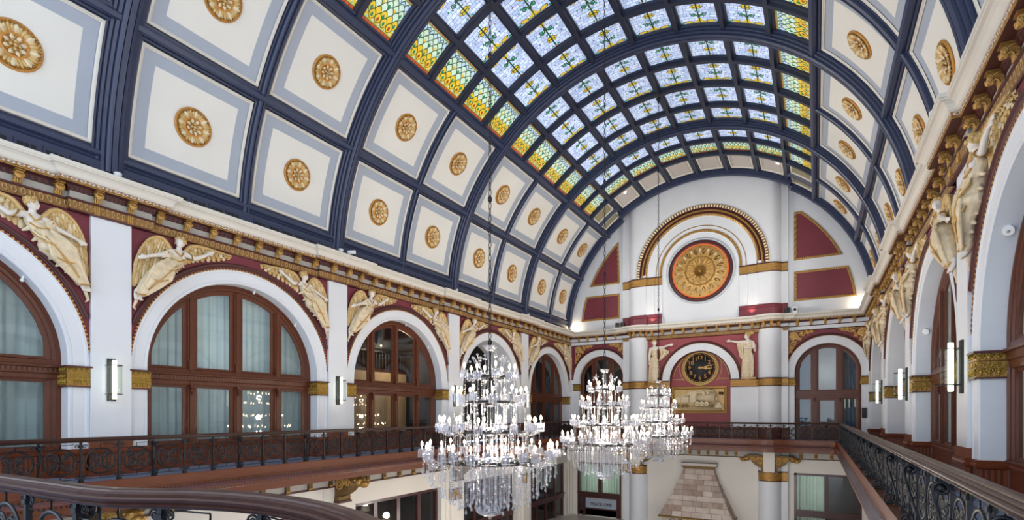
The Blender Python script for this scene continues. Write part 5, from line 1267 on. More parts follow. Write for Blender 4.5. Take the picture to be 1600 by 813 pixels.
def statue_right():
    t = thing('statue', 'cream robed woman relief in a winged cap, pointing to the clock from its right', 'statue', (-4.2, SY, 2.5), 0, 'robed statues flanking the clock')
    at = Vector((-4.2, SY, 2.5)); cx = -4.15
    P = lambda x, y, z, r: (*(Vector(WS(x, y, z+.05))-at), r); q = lambda x, y, z: tuple(Vector(WS(x, y, z+.05))-at)
    b = M(); F = (-.8, -.55, -.05); headshape(b, q(-4.22, .25, 5.42), F, .20)
    chain(b, P(-4.2, .22, 5.33, .095), P(-4.19, .2, 5.16, .10), P(-4.18, .18, 4.95, .22), P(-4.16, .18, 4.6, .19), mt='pale_skin')
    chain(b, P(-4.2, .2, 5.04, .12), P(-4.5, .24, 5.02, .12), P(-4.85, .32, 5.02, .09), P(-5.2, .34, 5.1, .07), P(-5.36, .34, 5.13, .05), mt='pale_skin'); hand(b, q(-5.36, .34, 5.13), (-1, 0, .15), (0, -1, .2), 1.25)
    chain(b, P(-4.1, .2, 5.04, .12), P(-3.86, .22, 4.96, .11), P(-3.76, .3, 4.56, .085), P(-4.05, .44, 4.55, .07), P(-4.2, .46, 4.6, .05), mt='pale_skin'); hand(b, q(-4.2, .46, 4.6), (-1, 0, .3), (0, -1, 0), 1.15)
    for x in (-4.35, -3.95): chain(b, P(-4.16, .18, 4.6, .17), P(x, .2, 3.6, .12), P(x, .22, 2.65, .08), P(x, .26, 2.58, .09), P(x, .42, 2.48, .07), mt='pale_skin')
    fuse(b, 'body', .026, t)
    h = M(); curls(h, q(-4.22, .25, 5.42), F, .20, 'cream_gold', 30, 6, False)
    for s_ in (-1, 1): feather(h, (q(-4.1, 0, 5.6)[0], q(0, 0, 5.6)[2]), (q(-3.78, 0, 5.68)[0], q(0, 0, 5.62)[2]), .1, q(0, .25+.1*s_, 0)[1], .05, 'cream_gold')
    chain(h, P(-4.25, .25, 5.6, .12), P(-4.05, .25, 5.62, .12), P(-3.86, .25, 5.60, .05), mt='cream_gold'); h.obj('winged_cap', t, fix=False)
    R_ = M(); statue_common(R_, cx, P, 2.5)
    chain(R_, P(-3.95, .2, 4.9, .17), P(-3.78, .2, 4.7, .13), P(-3.74, .18, 4.35, .08))
    for k in range(6): chain(R_, P(-4.86+.1*k, .22, 4.98, .06), P(-4.80+.085*k, .14+.14*(k % 2), 4.5, .06), P(-4.70+.07*k, .12+.14*(k % 2), 4.02-.05*k, .055), P(-4.62+.05*k, .12+.12*(k % 2), 3.85-.07*k+.06*(k % 2), .05))
    for k in range(4): chain(R_, P(-4.3+.1*k, .34, 4.9, .03), P(-4.2+.08*k, .38, 4.72, .03), P(-4.0+.05*k, .32, 4.62, .03))
    fuse(R_, 'robe', .024, t, 1)
    p = M(); p.box(*q(-4.6, .55, 2.36), *q(-3.65, 0, 2.46), 'cream_gold'); p.obj('plinth', t)
statue_left(); statue_right()
for o in bpy.data.objects:
    if o.parent and o.parent.name.startswith('statue'):
        for v in o.data.vertices: v.co.y = min(v.co.y, -.004)
for o in list(bpy.data.objects):
    if o.name.startswith('robe'): o.data.materials.clear(); o.data.materials.append(MATS['cream_robe'])
# ------------------------------------------------------------------ clock, rosette and locomotive relief on the end wall
NYW = 41.25
def text_mesh(mm, txt, size, at, mt, xf=lambda x, z: (x, 0, z)):
    cu = bpy.data.curves.new('numeral', 'FONT'); cu.body = txt; cu.size = size; cu.align_x = 'CENTER'; cu.align_y = 'CENTER'; cu.extrude = .012; cu.offset = size*.005
    o = bpy.data.objects.new('numeral', cu); COL.objects.link(o)
    dg = bpy.context.evaluated_depsgraph_get(); me = bpy.data.meshes.new_from_object(o.evaluated_get(dg))
    mm.add([(at[0]+v.co.x, at[1]-v.co.z, at[2]+v.co.y) for v in me.vertices], [tuple(p.vertices) for p in me.polygons], mt)
    bpy.data.objects.remove(o); bpy.data.curves.remove(cu); bpy.data.meshes.remove(me)
KCX, KCZ = -7.56, 3.40
t = thing('wall_clock', 'big round black clock with gold numerals in a gold frame on the red end wall', 'clock', (KCX, NYW, KCZ))
mm = M(); mm.lathe([(0, -.10), (1.12, -.10), (1.12, -.06)], 'dial_black', 64, axis='y'); mm.obj('dial', t)
mm = M(); mm.lathe([(1.10, -.05), (1.11, -.15), (1.16, -.19), (1.22, -.16), (1.25, -.17), (1.33, -.13), (1.36, -.05), (1.36, 0), (1.10, 0)], 'cream_gold', 72, axis='y')
for k in range(60): mm.ball((1.205*cos(2*pi*k/60), -.175, 1.205*sin(2*pi*k/60)), (.05, .03, .05), 'gold', 7, 5)
mm.obj('bezel', t)
for n in range(1, 13):
    a = pi/2-2*pi*n/12; mm = M(); text_mesh(mm, str(n), .42, (.76*cos(a), -.115, .76*sin(a)), 'gold_orange'); mm.obj('numeral', t)
mm = M()
for k in range(60):
    a = 2*pi*k/60; r = .028 if k % 5 else .045; mm.ball((1.03*cos(a), -.11, 1.03*sin(a)), (r, .012, r), 'gold_orange', 6, 4)
mm.obj('minute_track', t)
def clock_hand(name, deg, L_, w, y, fancy):
    a = pi/2-rad(deg); mm = M(); c, s_ = cos(a), sin(a)
    pts = [(-.12, w*.5), (0, w*.7), (L_*.35, w*.45), (L_*.55, w*(1.5 if fancy else .6)), (L_*.72, w*.5), (L_*.86, w*(1.1 if fancy else .6)), (L_, .004)]
    up = [(u*c-v*s_, y, u*s_+v*c) for u, v in pts]; dn = [(u*c+v*s_, y, u*s_-v*c) for u, v in pts]
    mm.loft([[p, (p[0], y-.02, p[2]), (q[0], y-.02, q[2]), q] for p, q in zip(up, dn)], 'gold_relief', ring=True, caps=True)
    mm.lathe([(.05, y+.01), (.10, y+.01), (.10, y-.03), (.05, y-.03)], 'gold_relief', 18, axis='y'); mm.obj(name, t)
clock_hand('hour_hand', 96.5, .78, .07, -.14, True); clock_hand('minute_hand', 78, 1.0, .05, -.17, False)
# gold dotted outlines painted and set on the red niche round the clock
for s_ in (-1, 1):
    mm = M()
    for k in range(22):
        a = rad(8+62*k/21); r = 2.0; x, z = KX+s_*r*cos(a), KB-.02+.12+r*sin(a)
        mm.ball((x, CF-NY-.01, z), (.05, .02, .05), 'cream_gold', 6, 4)
        a2 = rad(-38+88*k/21); mm.ball((KCX+s_*1.52*cos(a2), CF-NY-.01, KCZ+1.52*sin(a2)), (.045, .02, .045), 'cream_gold', 6, 4)
    for k in range(9): mm.ball((KX+s_*(2.0-.095*k), CF-NY-.01, KB+.10), (.05, .02, .05), 'cream_gold', 6, 4)
    trim(mm)
# locomotive relief
x0, x1, z0, z1 = -9.66, -5.66, -.02, 1.98
t = thing('train_relief', 'framed cream and gold relief of a steam locomotive below the clock', 'relief', ((x0+x1)/2, NYW, z0)); at = Vector(((x0+x1)/2, NYW, z0))
def Q(x, y, z): return (x, -y, z)
Wd, Hd = x1-x0, z1-z0
mm = M(Q); pth = [(-Wd/2, 0), (Wd/2, 0), (Wd/2, Hd), (-Wd/2, Hd)]
def rectring(mm, prof, mts):
    secs = []
    for (x, z) in pth: secs.append([(x+(i if x < 0 else -i), d, z+(i if z < 1 else -i)) for i, d in prof])
    mm.loft(secs, mts, closed=True)
rectring(mm, [(0, 0), (0, .10), (.05, .13), (.13, .12), (.17, .06), (.20, .04)], ['gold', 'gold_relief', 'rope_gold', 'gold', 'gold']); mm.obj('frame', t)
mm = M(Q); mm.quad((-Wd/2+.18, .03, .18), (Wd/2-.18, .03, .18), (Wd/2-.18, .03, Hd-.18), (-Wd/2+.18, .03, Hd-.18), 'cream_gold')
for k in range(14):                                  # ballast and smoke
    mm.tube([(-1.7+.2*k, .05, .42-.012*k), (-1.2+.22*k, .06, .34-.008*k)], .03, 'cream', 6)
mm.obj('panel', t, fix=False)
mm = M(lambda x, y, z: (x*1.10-.02, -y*1.1, (z-.3)*1.18+.32)); mt = 'cream'
mm.tube([(-.15, .10, 1.02), (.5, .16, 1.02), (1.1, .2, .98)], [.17, .24, .30], mt, 16)                    # boiler
mm.tube([(1.1, .2, .98), (1.16, .21, .975)], .34, 'cream', 18); mm.ball((1.2, .22, .97), (.1, .08, .14), mt, 10, 6)
mm.tube([(.95, .2, 1.25), (.96, .2, 1.52)], [.07, .10], mt, 10)                                           # chimney
for x, h in ((.35, .2), (.62, .17)): mm.ball((x, .18, 1.26), (.11, .08, h), 'cream', 10, 7)
mm.box(-.55, .04, .72, -.1, .2, 1.35, mt); mm.box(-.62, .04, 1.33, -.05, .23, 1.4, 'cream')                # cab
mm.box(-1.15, .04, .72, -.62, .16, 1.1, mt); mm.box(-1.62, .03, .74, -1.2, .1, 1.0, mt)                    # tender and car
mm.tube([(-1.75, .04, .8), (-1.2, .06, 1.12), (.9, .1, 1.5), (.4, .07, 1.52), (-.4, .06, 1.38), (-1.7, .04, .92)], .05, 'cream', 6)
for k, x in enumerate((-.05, .25, .55)): mm.lathe([(.05, -.2), (.19, -.22), (.22, -.2), (.22, -.12)], 'gold_relief', 18, (x, 0, .62), axis='y') if False else mm.tube([(x, .1, .62), (x, .22, .62)], .2, 'gold_dark', 18); mm.tube([(x, .2, .62), (x, .235, .62)], .16, 'cream', 16)
for x in (.85, 1.1, -.75, -1.0, -1.35): mm.tube([(x, .1, .5), (x, .2, .5)], .11, 'gold_dark', 14)
mm.tube([(-.1, .24, .6), (.85, .24, .58)], .03, 'cream', 6)
mm.add([(1.05, .05, .75), (1.35, .3, .75), (1.62, .22, .36), (1.1, .38, .36), (1.05, .05, .36), (1.6, .05, .36)], [(0, 1, 3, 4), (1, 2, 3), (0, 1, 2, 5), (3, 2, 5, 4)], 'cream')    # pilot
for q in (0, .1): mm.tube([(-1.75, .05, .62-q), (1.5, .08+q, .32-q*.6)], .025, 'cream', 6)
mm.tube([(1.45, .05, 1.2), (1.47, .05, 1.36)], .16, 'gold_dark', 10)
mm.obj('locomotive', t, fix=False)
# big gilded rosette above the cornice
RX0, RZ0, RYW = -7.42, 10.52, CF+.2
t = thing('wall_rosette', 'huge gilded rosette in a red ring under the great arch of the end wall', 'rosette', (RX0, RYW, RZ0))
mm = M(); mm.lathe([(2.42, 0), (2.44, -.06), (2.36, -.10), (2.28, -.06), (2.26, -.02)], 'grey_ring', 80, axis='y'); mm.obj('outer_ring', t)
mm = M(); mm.lathe([(2.27, 0), (2.27, -.10), (2.2, -.13), (2.14, -.09), (2.12, -.12), (2.06, -.10), (2.0, -.02)], 'maroon_dark', 80, axis='y'); mm.obj('red_ring', t)
mm = M(); mm.lathe([(2.01, -.02), (2.01, -.06), (1.97, -.07), (1.93, -.02)], 'orange_rim', 80, axis='y'); mm.obj('orange_ring', t)
mm = M(); mm.lathe([(0, -.03), (1.93, -.03), (1.93, -.01)], 'disc_gold', 72, axis='y')
def ring(r, w, mt='gold'): mm.tube([(r*cos(2*pi*k/64), -.05, r*sin(2*pi*k/64)) for k in range(64)], w, mt, 6, closed=True)
mm.obj('disc', t)
mm = M(); ring(1.05, .05); ring(.42, .04); ring(1.0, .02)
for k in range(16):
    a = 2*pi*k/16; c, s_ = cos(a), sin(a)
    mm.tube([(1.40*c, -.05, 1.40*s_), (1.66*c, -.07, 1.66*s_)], [.065, .08], 'cream', 10)
    for q in (-1, 1):
        a2 = a+q*pi/16; mm.tube([((1.45+.2*cos(h))*cos(a2+.055*sin(h)), -.05, (1.45+.2*cos(h))*sin(a2+.055*sin(h))) for h in [j*.5 for j in range(11)]], .03, 'gold_relief', 5)
    mm.ball((1.80*c, -.05, 1.80*s_), (.06, .03, .06), 'gold', 6, 4); mm.ball((1.17*c, -.05, 1.17*s_), (.05, .03, .05), 'gold_relief', 6, 4)
for k in range(12):
    a = 2*pi*k/12; c, s_ = cos(a), sin(a)
    mm.tube([(.46*c, -.06, .46*s_), (.7*c, -.11, .7*s_), (.95*c, -.07, .95*s_)], [.05, .11, .05], 'gold_relief', 8)
    mm.ball((.82*cos(a+.26), -.07, .82*sin(a+.26)), (.08, .04, .08), 'cream_gold', 7, 5)
for k in range(24):
    a = 2*pi*k/24; mm.tube([(.10*cos(a), -.07, .10*sin(a)), (.38*cos(a), -.09, .38*sin(a))], [.02, .04], 'gold', 6)
mm.ball((0, -.1, 0), (.13, .07, .13), 'gold', 12, 8)
for k in range(48): mm.ball((1.05*cos(2*pi*k/48), -.09, 1.05*sin(2*pi*k/48)), .035, 'gold', 6, 4)
mm.obj('carving', t, fix=False)
# stone chimney hood below the balcony
HXc, HB = -7.5, CF-RD-.0
t = thing('chimney_hood', 'tapered stone fireplace hood on the lower end wall under the clock', 'fireplace', (HXc, HB, LOWZ)); at = Vector((HXc, HB, LOWZ))
mm = M(); n = 12; secs = []
for k in range(n+1):
    u = k/n; z = -7.55+(3.45)*u; flare = (1-u)**1.15; hw = 1.06+1.48*flare; d = .55+1.35*flare
    secs.append([(HXc-hw, HB, z), (HXc-hw, HB-d, z), (HXc+hw, HB-d, z), (HXc+hw, HB, z)])
o_ = len(mm.v)
for j, (wl) in enumerate(('side', 'front', 'side')):
    for k in range(n):
        a, b, c, d_ = secs[k][j], secs[k][j+1], secs[k+1][j+1], secs[k+1][j]
        ax = 0 if j == 1 else 1; z0_, z1_ = a[2], d_[2]; s0 = (z0_+7.55)*1.12; s1 = (z1_+7.55)*1.12
        mm.add([a, b, c, d_], [(0, 1, 2, 3)], 'stone_blocks', False, [[(a[ax]-HXc if j == 1 else a[1], s0), (b[ax]-HXc if j == 1 else b[1], s0), (c[ax]-HXc if j == 1 else c[1], s1), (d_[ax]-HXc if j == 1 else d_[1], s1)]])
mm.v = [tuple(Vector(p)-at) for p in mm.v]; mm.obj('hood', t, fix=False)
def hb(x0, x1, d, za, zb, mt, nm):
    mm = M(); mm.box(x0-HXc, -d, za-LOWZ, x1-HXc, 0, zb-LOWZ, mt); return mm
mm = hb(HXc-1.28, HXc+1.28, .78, -3.92, -3.72, 'vault_pale', ''); mm.box(-1.2, -.7, -4.02-LOWZ, 1.2, 0, -3.9-LOWZ, 'gold_dark'); mm.box(-1.1, -.6, -4.14-LOWZ, 1.1, 0, -4.0-LOWZ, 'gold_dark'); mm.obj('cap', t)
mm = hb(HXc-2.6, HXc+2.6, 1.98, -7.68, -7.55, 'gold_dark', '')
for k in range(40): mm.ball((-2.5+5*k/39, -2.0, -7.66-LOWZ), .05, 'gold_relief', 6, 4)
mm.obj('moulding', t)
mm = hb(HXc-2.4, HXc+2.4, 1.7, LOWZ, -7.65, 'vault_pale', '')
for k in range(4): mm.tube([(-1.6+.55*k+.22*cos(q), -1.72, -8.0-LOWZ+.22*sin(q)) for q in [j*.4 for j in range(17)]], .03, 'gold_dark', 6)
mm.obj('base', t)
# sculpted corbels carrying the balcony
def corbel(label, loc, rz):
    """local: reaches out along y from the wall, top at z = 0"""
    t = thing('balcony_corbel', label, 'bracket', loc, rz, 'gilded beast corbels under the balcony')
    mm = M(); w = .3
    side = [(0, 0), (1.22, 0), (1.22, -.12), (1.02, -.22), (.92, -.42), (.7, -.66), (.42, -.84), (.22, -.92), (0, -.95)]
    mm.add([(-w, y, z) for y, z in side]+[(w, y, z) for y, z in side], [tuple(range(9)), tuple(range(17, 8, -1))]+[(i, (i+1) % 9, 9+(i+1) % 9, 9+i) for i in range(9)], 'gold_dark')
    mm.box(-w-.03, 0, -1.12, w+.03, .3, -.92, 'gold_dark'); mm.box(-w-.06, 0, -1.2, w+.06, .36, -1.12, 'maroon_dark')
    mm.obj('block', t)
    for s_ in (-1, 1):
        mm = M()
        mm.tube([(s_*(w+.02), .34+.27*(1-q/16)*cos(q), -.38+.27*(1-q/16)*sin(q)) for q in [k*.45 for k in range(30)]], .035, 'gold_relief', 6)
        mm.tube([(s_*(w+.02), .8+.18*(1-q/14)*cos(q), -.28+.18*(1-q/14)*sin(q)) for q in [k*.45 for k in range(26)]], .03, 'gold_relief', 6)
        for k in range(7): mm.tube([(s_*(w+.02), .12+.13*k, -.08), (s_*(w+.025), .2+.12*k, -.2), (s_*(w+.02), .22+.11*k, -.3-.02*k)], .028, 'gold_relief', 5)
        mm.obj('scrollwork', t, fix=False)
    h = M()                                           # beast head at the end
    h.ball((0, 1.22, -.24), (.24, .22, .2), 'gold', 12, 8); h.ball((0, 1.48, -.3), (.16, .24, .12), 'gold', 12, 8); h.ball((0, 1.46, -.42), (.12, .18, .06), 'gold', 10, 6)
    for s_ in (-1, 1): h.ball((s_*.13, 1.36, -.16), .06, 'gold_relief', 8, 6); h.ball((s_*.2, 1.12, -.1), (.06, .1, .12), 'gold_relief', 8, 6); h.ball((s_*.09, 1.66, -.27), .05, 'gold_relief', 7, 5); h.tube([(s_*.16, 1.3, -.42), (s_*.1, 1.55, -.36)], .03, 'gold_relief', 6)
    h.obj('beast_head', t, fix=False); return t
cb = corbel('gilded beast-headed corbel under the balcony below the second left sconce', (LX+.1, YP[2]-.0, -2.68), -pi/2)
for i, lab in ((1, 'gilded beast-headed corbel under the balcony below the first left sconce'), (3, 'gilded beast-headed corbel behind the biggest chandelier'), (4, 'gilded beast-headed corbel under the balcony by the last left window')):
    dup(cb, lab, loc=(LX+.1, YP[i], -2.68), rz=-pi/2)
for cx, nm in ((CLX, 'column left of the stone hood'), (CRX, 'column right of the stone hood')):
    for s_, a in ((1, 'door side'), (-1, 'window side')): dup(cb, 'gilded beast corbel on the %s, %s' % (nm, a), loc=(cx+s_*.22, DY-.45, -2.98), rz=-s_*pi/2)
    m2 = M(); m2.box(cx-.35, DY-1.0, -4.1, cx+.35, DY-.1, -2.66, 'lower_white'); trim(m2)
for side, xf in ((0, WL), (1, WR)):                   # little gold blocks on the grey band
    src = None
    for i in range(0 if side == 0 else 1, 5):
        for k in range(8):
            y = YP[i]+SB*(k+.5)/8
            if y > DY-.6 or y < 5: continue
            if min(abs(y-q) for q in YP[1:]) < .45: continue
            if src is None:
                m2 = M(); m2.box(-.09, 0, -.5, .09, .10, 0, 'gold_dark'); m2.box(-.11, 0, -.06, .11, .18, 0, 'gold_dark'); m2.tube([(-.09, .12, -.12), (.09, .12, -.12)], .05, 'gold_relief', 8); m2.tube([(-.09, .09, -.42), (.09, .09, -.42)], .04, 'gold_relief', 8); src = m2.obj('frieze_block'); o = src
            else: o = src.copy(); COL.objects.link(o)
            o.location = (LX+.1, y, -2.68) if side == 0 else (RX-.1, y, -2.68); o.rotation_euler = (0, 0, -pi/2 if side == 0 else pi/2)
            tag(o, 'small gilt balcony block, %s below %s' % (ORD[k], (LBAY, RBAY)[side][i]), 'bracket', 'small gilt blocks under the balcony')
for k, x in enumerate([-10.1+.64*j for j in range(9)]+[-.9+.9*j for j in range(4)]+[-16.9+.85*j for j in range(4)]):
    o = src.copy(); COL.objects.link(o); o.location = (x, DY-.3 if k < 9 else DY-.1, -2.68); o.rotation_euler = (0, 0, pi)
    tag(o, 'small gilt block under the end balcony, %s' % ('%s right of the left column' % ORD[k] if k < 9 else '%s right of the right column' % ORD[k-9] if k < 13 else '%s from the curtain corner' % ORD[k-13]), 'bracket', 'small gilt blocks under the balcony')
# ------------------------------------------------------------------ balcony railings
RT = -.65                                            # top of the handrail
def rail_panel_mesh(w):
    """wrought scroll panel between two posts: x along, y across, z up from the floor"""
    mm = M(); zc = .56; r = min(.33, w*.40); f = (1, 1.6)
    # a pair of hooked half circles enclosing four spirals
    for s_ in (-1, 1):
        mm.tube([(s_*r*cos(a), 0, zc+s_*r*1.0*sin(a)) for a in [-.55+k*(pi+.75)/22 for k in range(23)]]+[(s_*r*.55*cos(a+.25)-s_*r*.36, 0, zc+s_*r*.55*sin(a+.25)) for a in [pi-.0+k*.0 for k in range(0)]], .016, 'iron', 6, flat=f)
    for sx in (-1, 1):
        for sz in (-1, 1):
            mm.tube([(sx*r*.36+r*.34*(1-q/13)*cos(q+(.6 if sx*sz > 0 else 2.4)), 0, zc+sz*r*.36+r*.34*(1-q/13)*sin(q+(.6 if sx*sz > 0 else 2.4))) for q in [k*.55 for k in range(21)]], .012, 'iron', 5, flat=f)
            mm.tube([(sx*r*.12, 0, zc), (sx*r*.1, 0, zc+sz*r*.2), (sx*r*.35, 0, zc+sz*r*.6), (sx*r*.7, 0, zc+sz*r*.72)], .012, 'iron', 5, flat=f)
            # small scrolls against the posts
            mm.tube([(sx*(w/2-.085)+.055*(1-q/12)*cos(q), 0, zc+sz*.40+.055*(1-q/12)*sin(q)) for q in [k*.6 for k in range(17)]], .011, 'iron', 5)
    for s_ in (-1, 1):
        mm.tube([(s_*r, 0, zc), (s_*(w/2-.02), 0, zc)], .007, 'iron', 5)
        mm.tube([(0, 0, zc+s_*r), (0, 0, zc+s_*(r+.11 if s_ > 0 else r+.12))], .009, 'iron', 5)
    mm.tube([(0, 0, zc+r+.11), (.07, 0, zc+r+.11), (w/2-.14, 0, zc+r+.12)], .008, 'iron', 5)
    mm.tube([(-w/2, 0, .10), (w/2, 0, .10)], .012, 'iron', 6); mm.tube([(-w/2, 0, .82+.06), (w/2, 0, .88)], .009, 'iron', 6, flat=(1, .5))
    return mm
def post_mesh():
    mm = M(); mm.box(-.026, -.026, 0, .026, .026, FLZ*-1+RT-.08, 'iron'); mm.box(-.05, -.05, 0, .05, .05, .07, 'iron'); mm.box(-.038, -.038, .07, .038, .038, .12, 'iron')
    for z in (.56, .95): mm.box(-.04, -.04, z-.025, .04, .04, z+.025, 'iron')
    return mm
def strap_mesh():
    """long S-strap bowed out in front of a post, scrolled at both ends"""
    mm = M()
    top = [(0, .10+.085*(1-q/14)*cos(q), .93+.085*(1-q/14)*sin(q)) for q in [k*.5 for k in range(20)]][::-1]
    bot = [(0, .13+.12*(1-q/14)*cos(q+pi), .14+.12*(1-q/14)*sin(q+pi)) for q in [k*.5 for k in range(20)]]
    pts = top+[(0, .17, .80), (0, .12, .60), (0, .06, .40), (0, .02, .24)]+bot
    mm.tube(pts, .013, 'iron', 6, flat=(1.5, .8))
    mm.tube([(0, .03, .5), (0, .10, .45), (0, .13, .34), (0, .10, .28)], .012, 'iron', 6); mm.ball((0, .11, .94), .05, 'iron', 8, 6)
    mm.tube([(0, .02, .75), (0, .08, .70), (0, .05, .62)], .010, 'iron', 5)
    return mm
HR = [(-.085, -.15), (-.10, -.13), (-.085, -.115), (-.115, -.10), (-.13, -.075), (-.115, -.06), (-.095, -.055), (-.10, -.035), (-.085, -.022), (-.06, -.024), (-.055, -.008), (-.03, 0), (.03, 0), (.055, -.008),
      (.06, -.024), (.085, -.022), (.10, -.035), (.095, -.055), (.115, -.06), (.13, -.075), (.115, -.10), (.085, -.115), (.10, -.13), (.085, -.15), (-.085, -.15)]
HR = [(d, RT+z) for d, z in HR]
post0 = strap0 = None; panels = {}
def railing(label, path, spacing, off, phase, k=1.0):
    global post0, strap0
    t = thing('balcony_railing', label, 'railing', (path[0][0], path[0][1], FLZ)); B = Vector((path[0][0], path[0][1], FLZ))
    mm = M(); run(mm, path, [(d*k, RT+(z-RT)*k) for d, z in HR], 'rail_wood', False, caps=True); mm.v = [tuple(Vector(p)-B) for p in mm.v]; mm.obj('handrail', t)
    mm = M(); run(mm, path, [(-.03, RT-.15*k), (-.03, RT-.15*k-.02), (.03, RT-.15*k-.02), (.03, RT-.15*k), (-.03, RT-.15*k)], 'iron'); mm.v = [tuple(Vector(p)-B) for p in mm.v]; mm.obj('under_rail', t)
    S = [0.0]
    for a, b in zip(path, path[1:]): S.append(S[-1]+hypot(b[0]-a[0], b[1]-a[1]))
    def at(s):
        for i in range(len(S)-1):
            if s <= S[i+1] or i == len(S)-2:
                u = (s-S[i])/(S[i+1]-S[i]); return Vector((path[i][0]+(path[i+1][0]-path[i][0])*u, path[i][1]+(path[i+1][1]-path[i][1])*u))
    n = int((S[-1]-off)/spacing); pts = [at(off+spacing*k) for k in range(n+1)]
    for k, p in enumerate(pts):
        d = (pts[min(n, k+1)]-pts[max(0, k-1)]); a = atan2(d.y, d.x)
        if post0 is None: post0 = post_mesh().obj('post', t); o = post0
        else: o = inst(post0, 'post', t)
        o.location = (p.x-B.x, p.y-B.y, 0); o.rotation_euler = (0, 0, a)
        if (k+phase) % 3 == 0:
            if strap0 is None: strap0 = strap_mesh().obj('scroll_strap', o, fix=False); s_ = strap0
            else: s_ = inst(strap0, 'scroll_strap', o)
            s_.location = (0, 0, 0); s_.rotation_euler = (0, 0, pi)
        if k < n:
            q = pts[k+1]; w = (q-p).length; key = round(w, 2)
            if key not in panels: panels[key] = rail_panel_mesh(w).obj('scroll_panel', t, fix=False); e = panels[key]
            else: e = inst(panels[key], 'scroll_panel', t)
            m_ = (p+q)/2; e.location = (m_.x-B.x, m_.y-B.y, 0); e.rotation_euler = (0, 0, atan2((q-p).y, (q-p).x))
    return t
def shift(path, d): return [(v.x, v.y) for v in mitre(path, d)]
ri = shift(inner, -.10)
il = [i for i, p in enumerate(inner) if p[1] >= ye-.5-.01]
iA, iB = il[0], il[-1]
railing('balcony railing in front of the left arches, scroll panels under a wooden handrail', [(ri[0][0], 2.6)]+ri[1:iA]+[(ri[iA][0], ri[iA][1]-.06)], .865, .90, 1, .72)
railing('balcony railing under the clock at the far end of the hall', ri[iA:iB+1], .82, .4, 0, .72)
railing('balcony railing with black scrolls running beside the walkway and its sconces', [(ri[iB][0], ri[iB][1]-.06)]+list(ri[iB+1:-1])+[(ri[-1][0], 1.9)], .80, .4, 1)
nr = shift(list(reversed(near)), -.10)
railing('curved wooden-topped railing crossing the lower left foreground', nr[2:-1], 1.02, .25, 1)
# ------------------------------------------------------------------ chandeliers
CHX = -7.4
def strand_mesh(L_):
    mm = M(); s = .052; n = max(2, int((L_-.12)/s))
    for k in range(n):
        z = -s*(k+.5); r = .019 if k % 5 else .026
        mm.add([(0, 0, z+s*.48), (r, 0, z), (0, r, z), (-r, 0, z), (0, -r, z), (0, 0, z-s*.48)], [(0, 1, 2), (0, 2, 3), (0, 3, 4), (0, 4, 1), (5, 2, 1), (5, 3, 2), (5, 4, 3), (5, 1, 4)], 'crystal')
    z0 = -s*n
    mm.lathe([(0, z0), (.018, z0-.03), (.036, z0-.085), (.02, z0-.115), (0, z0-.125)], 'crystal', 7, smooth=False)
    return mm
STR = {}
def strand(parent, x, y, z, L_):
    k = round(L_*10)/10
    if k not in STR: o = strand_mesh(k).obj('crystal_strand', parent, fix=False); STR[k] = o
    else: o = inst(STR[k], 'crystal_strand', parent)
    o.location = (x, y, z); return o
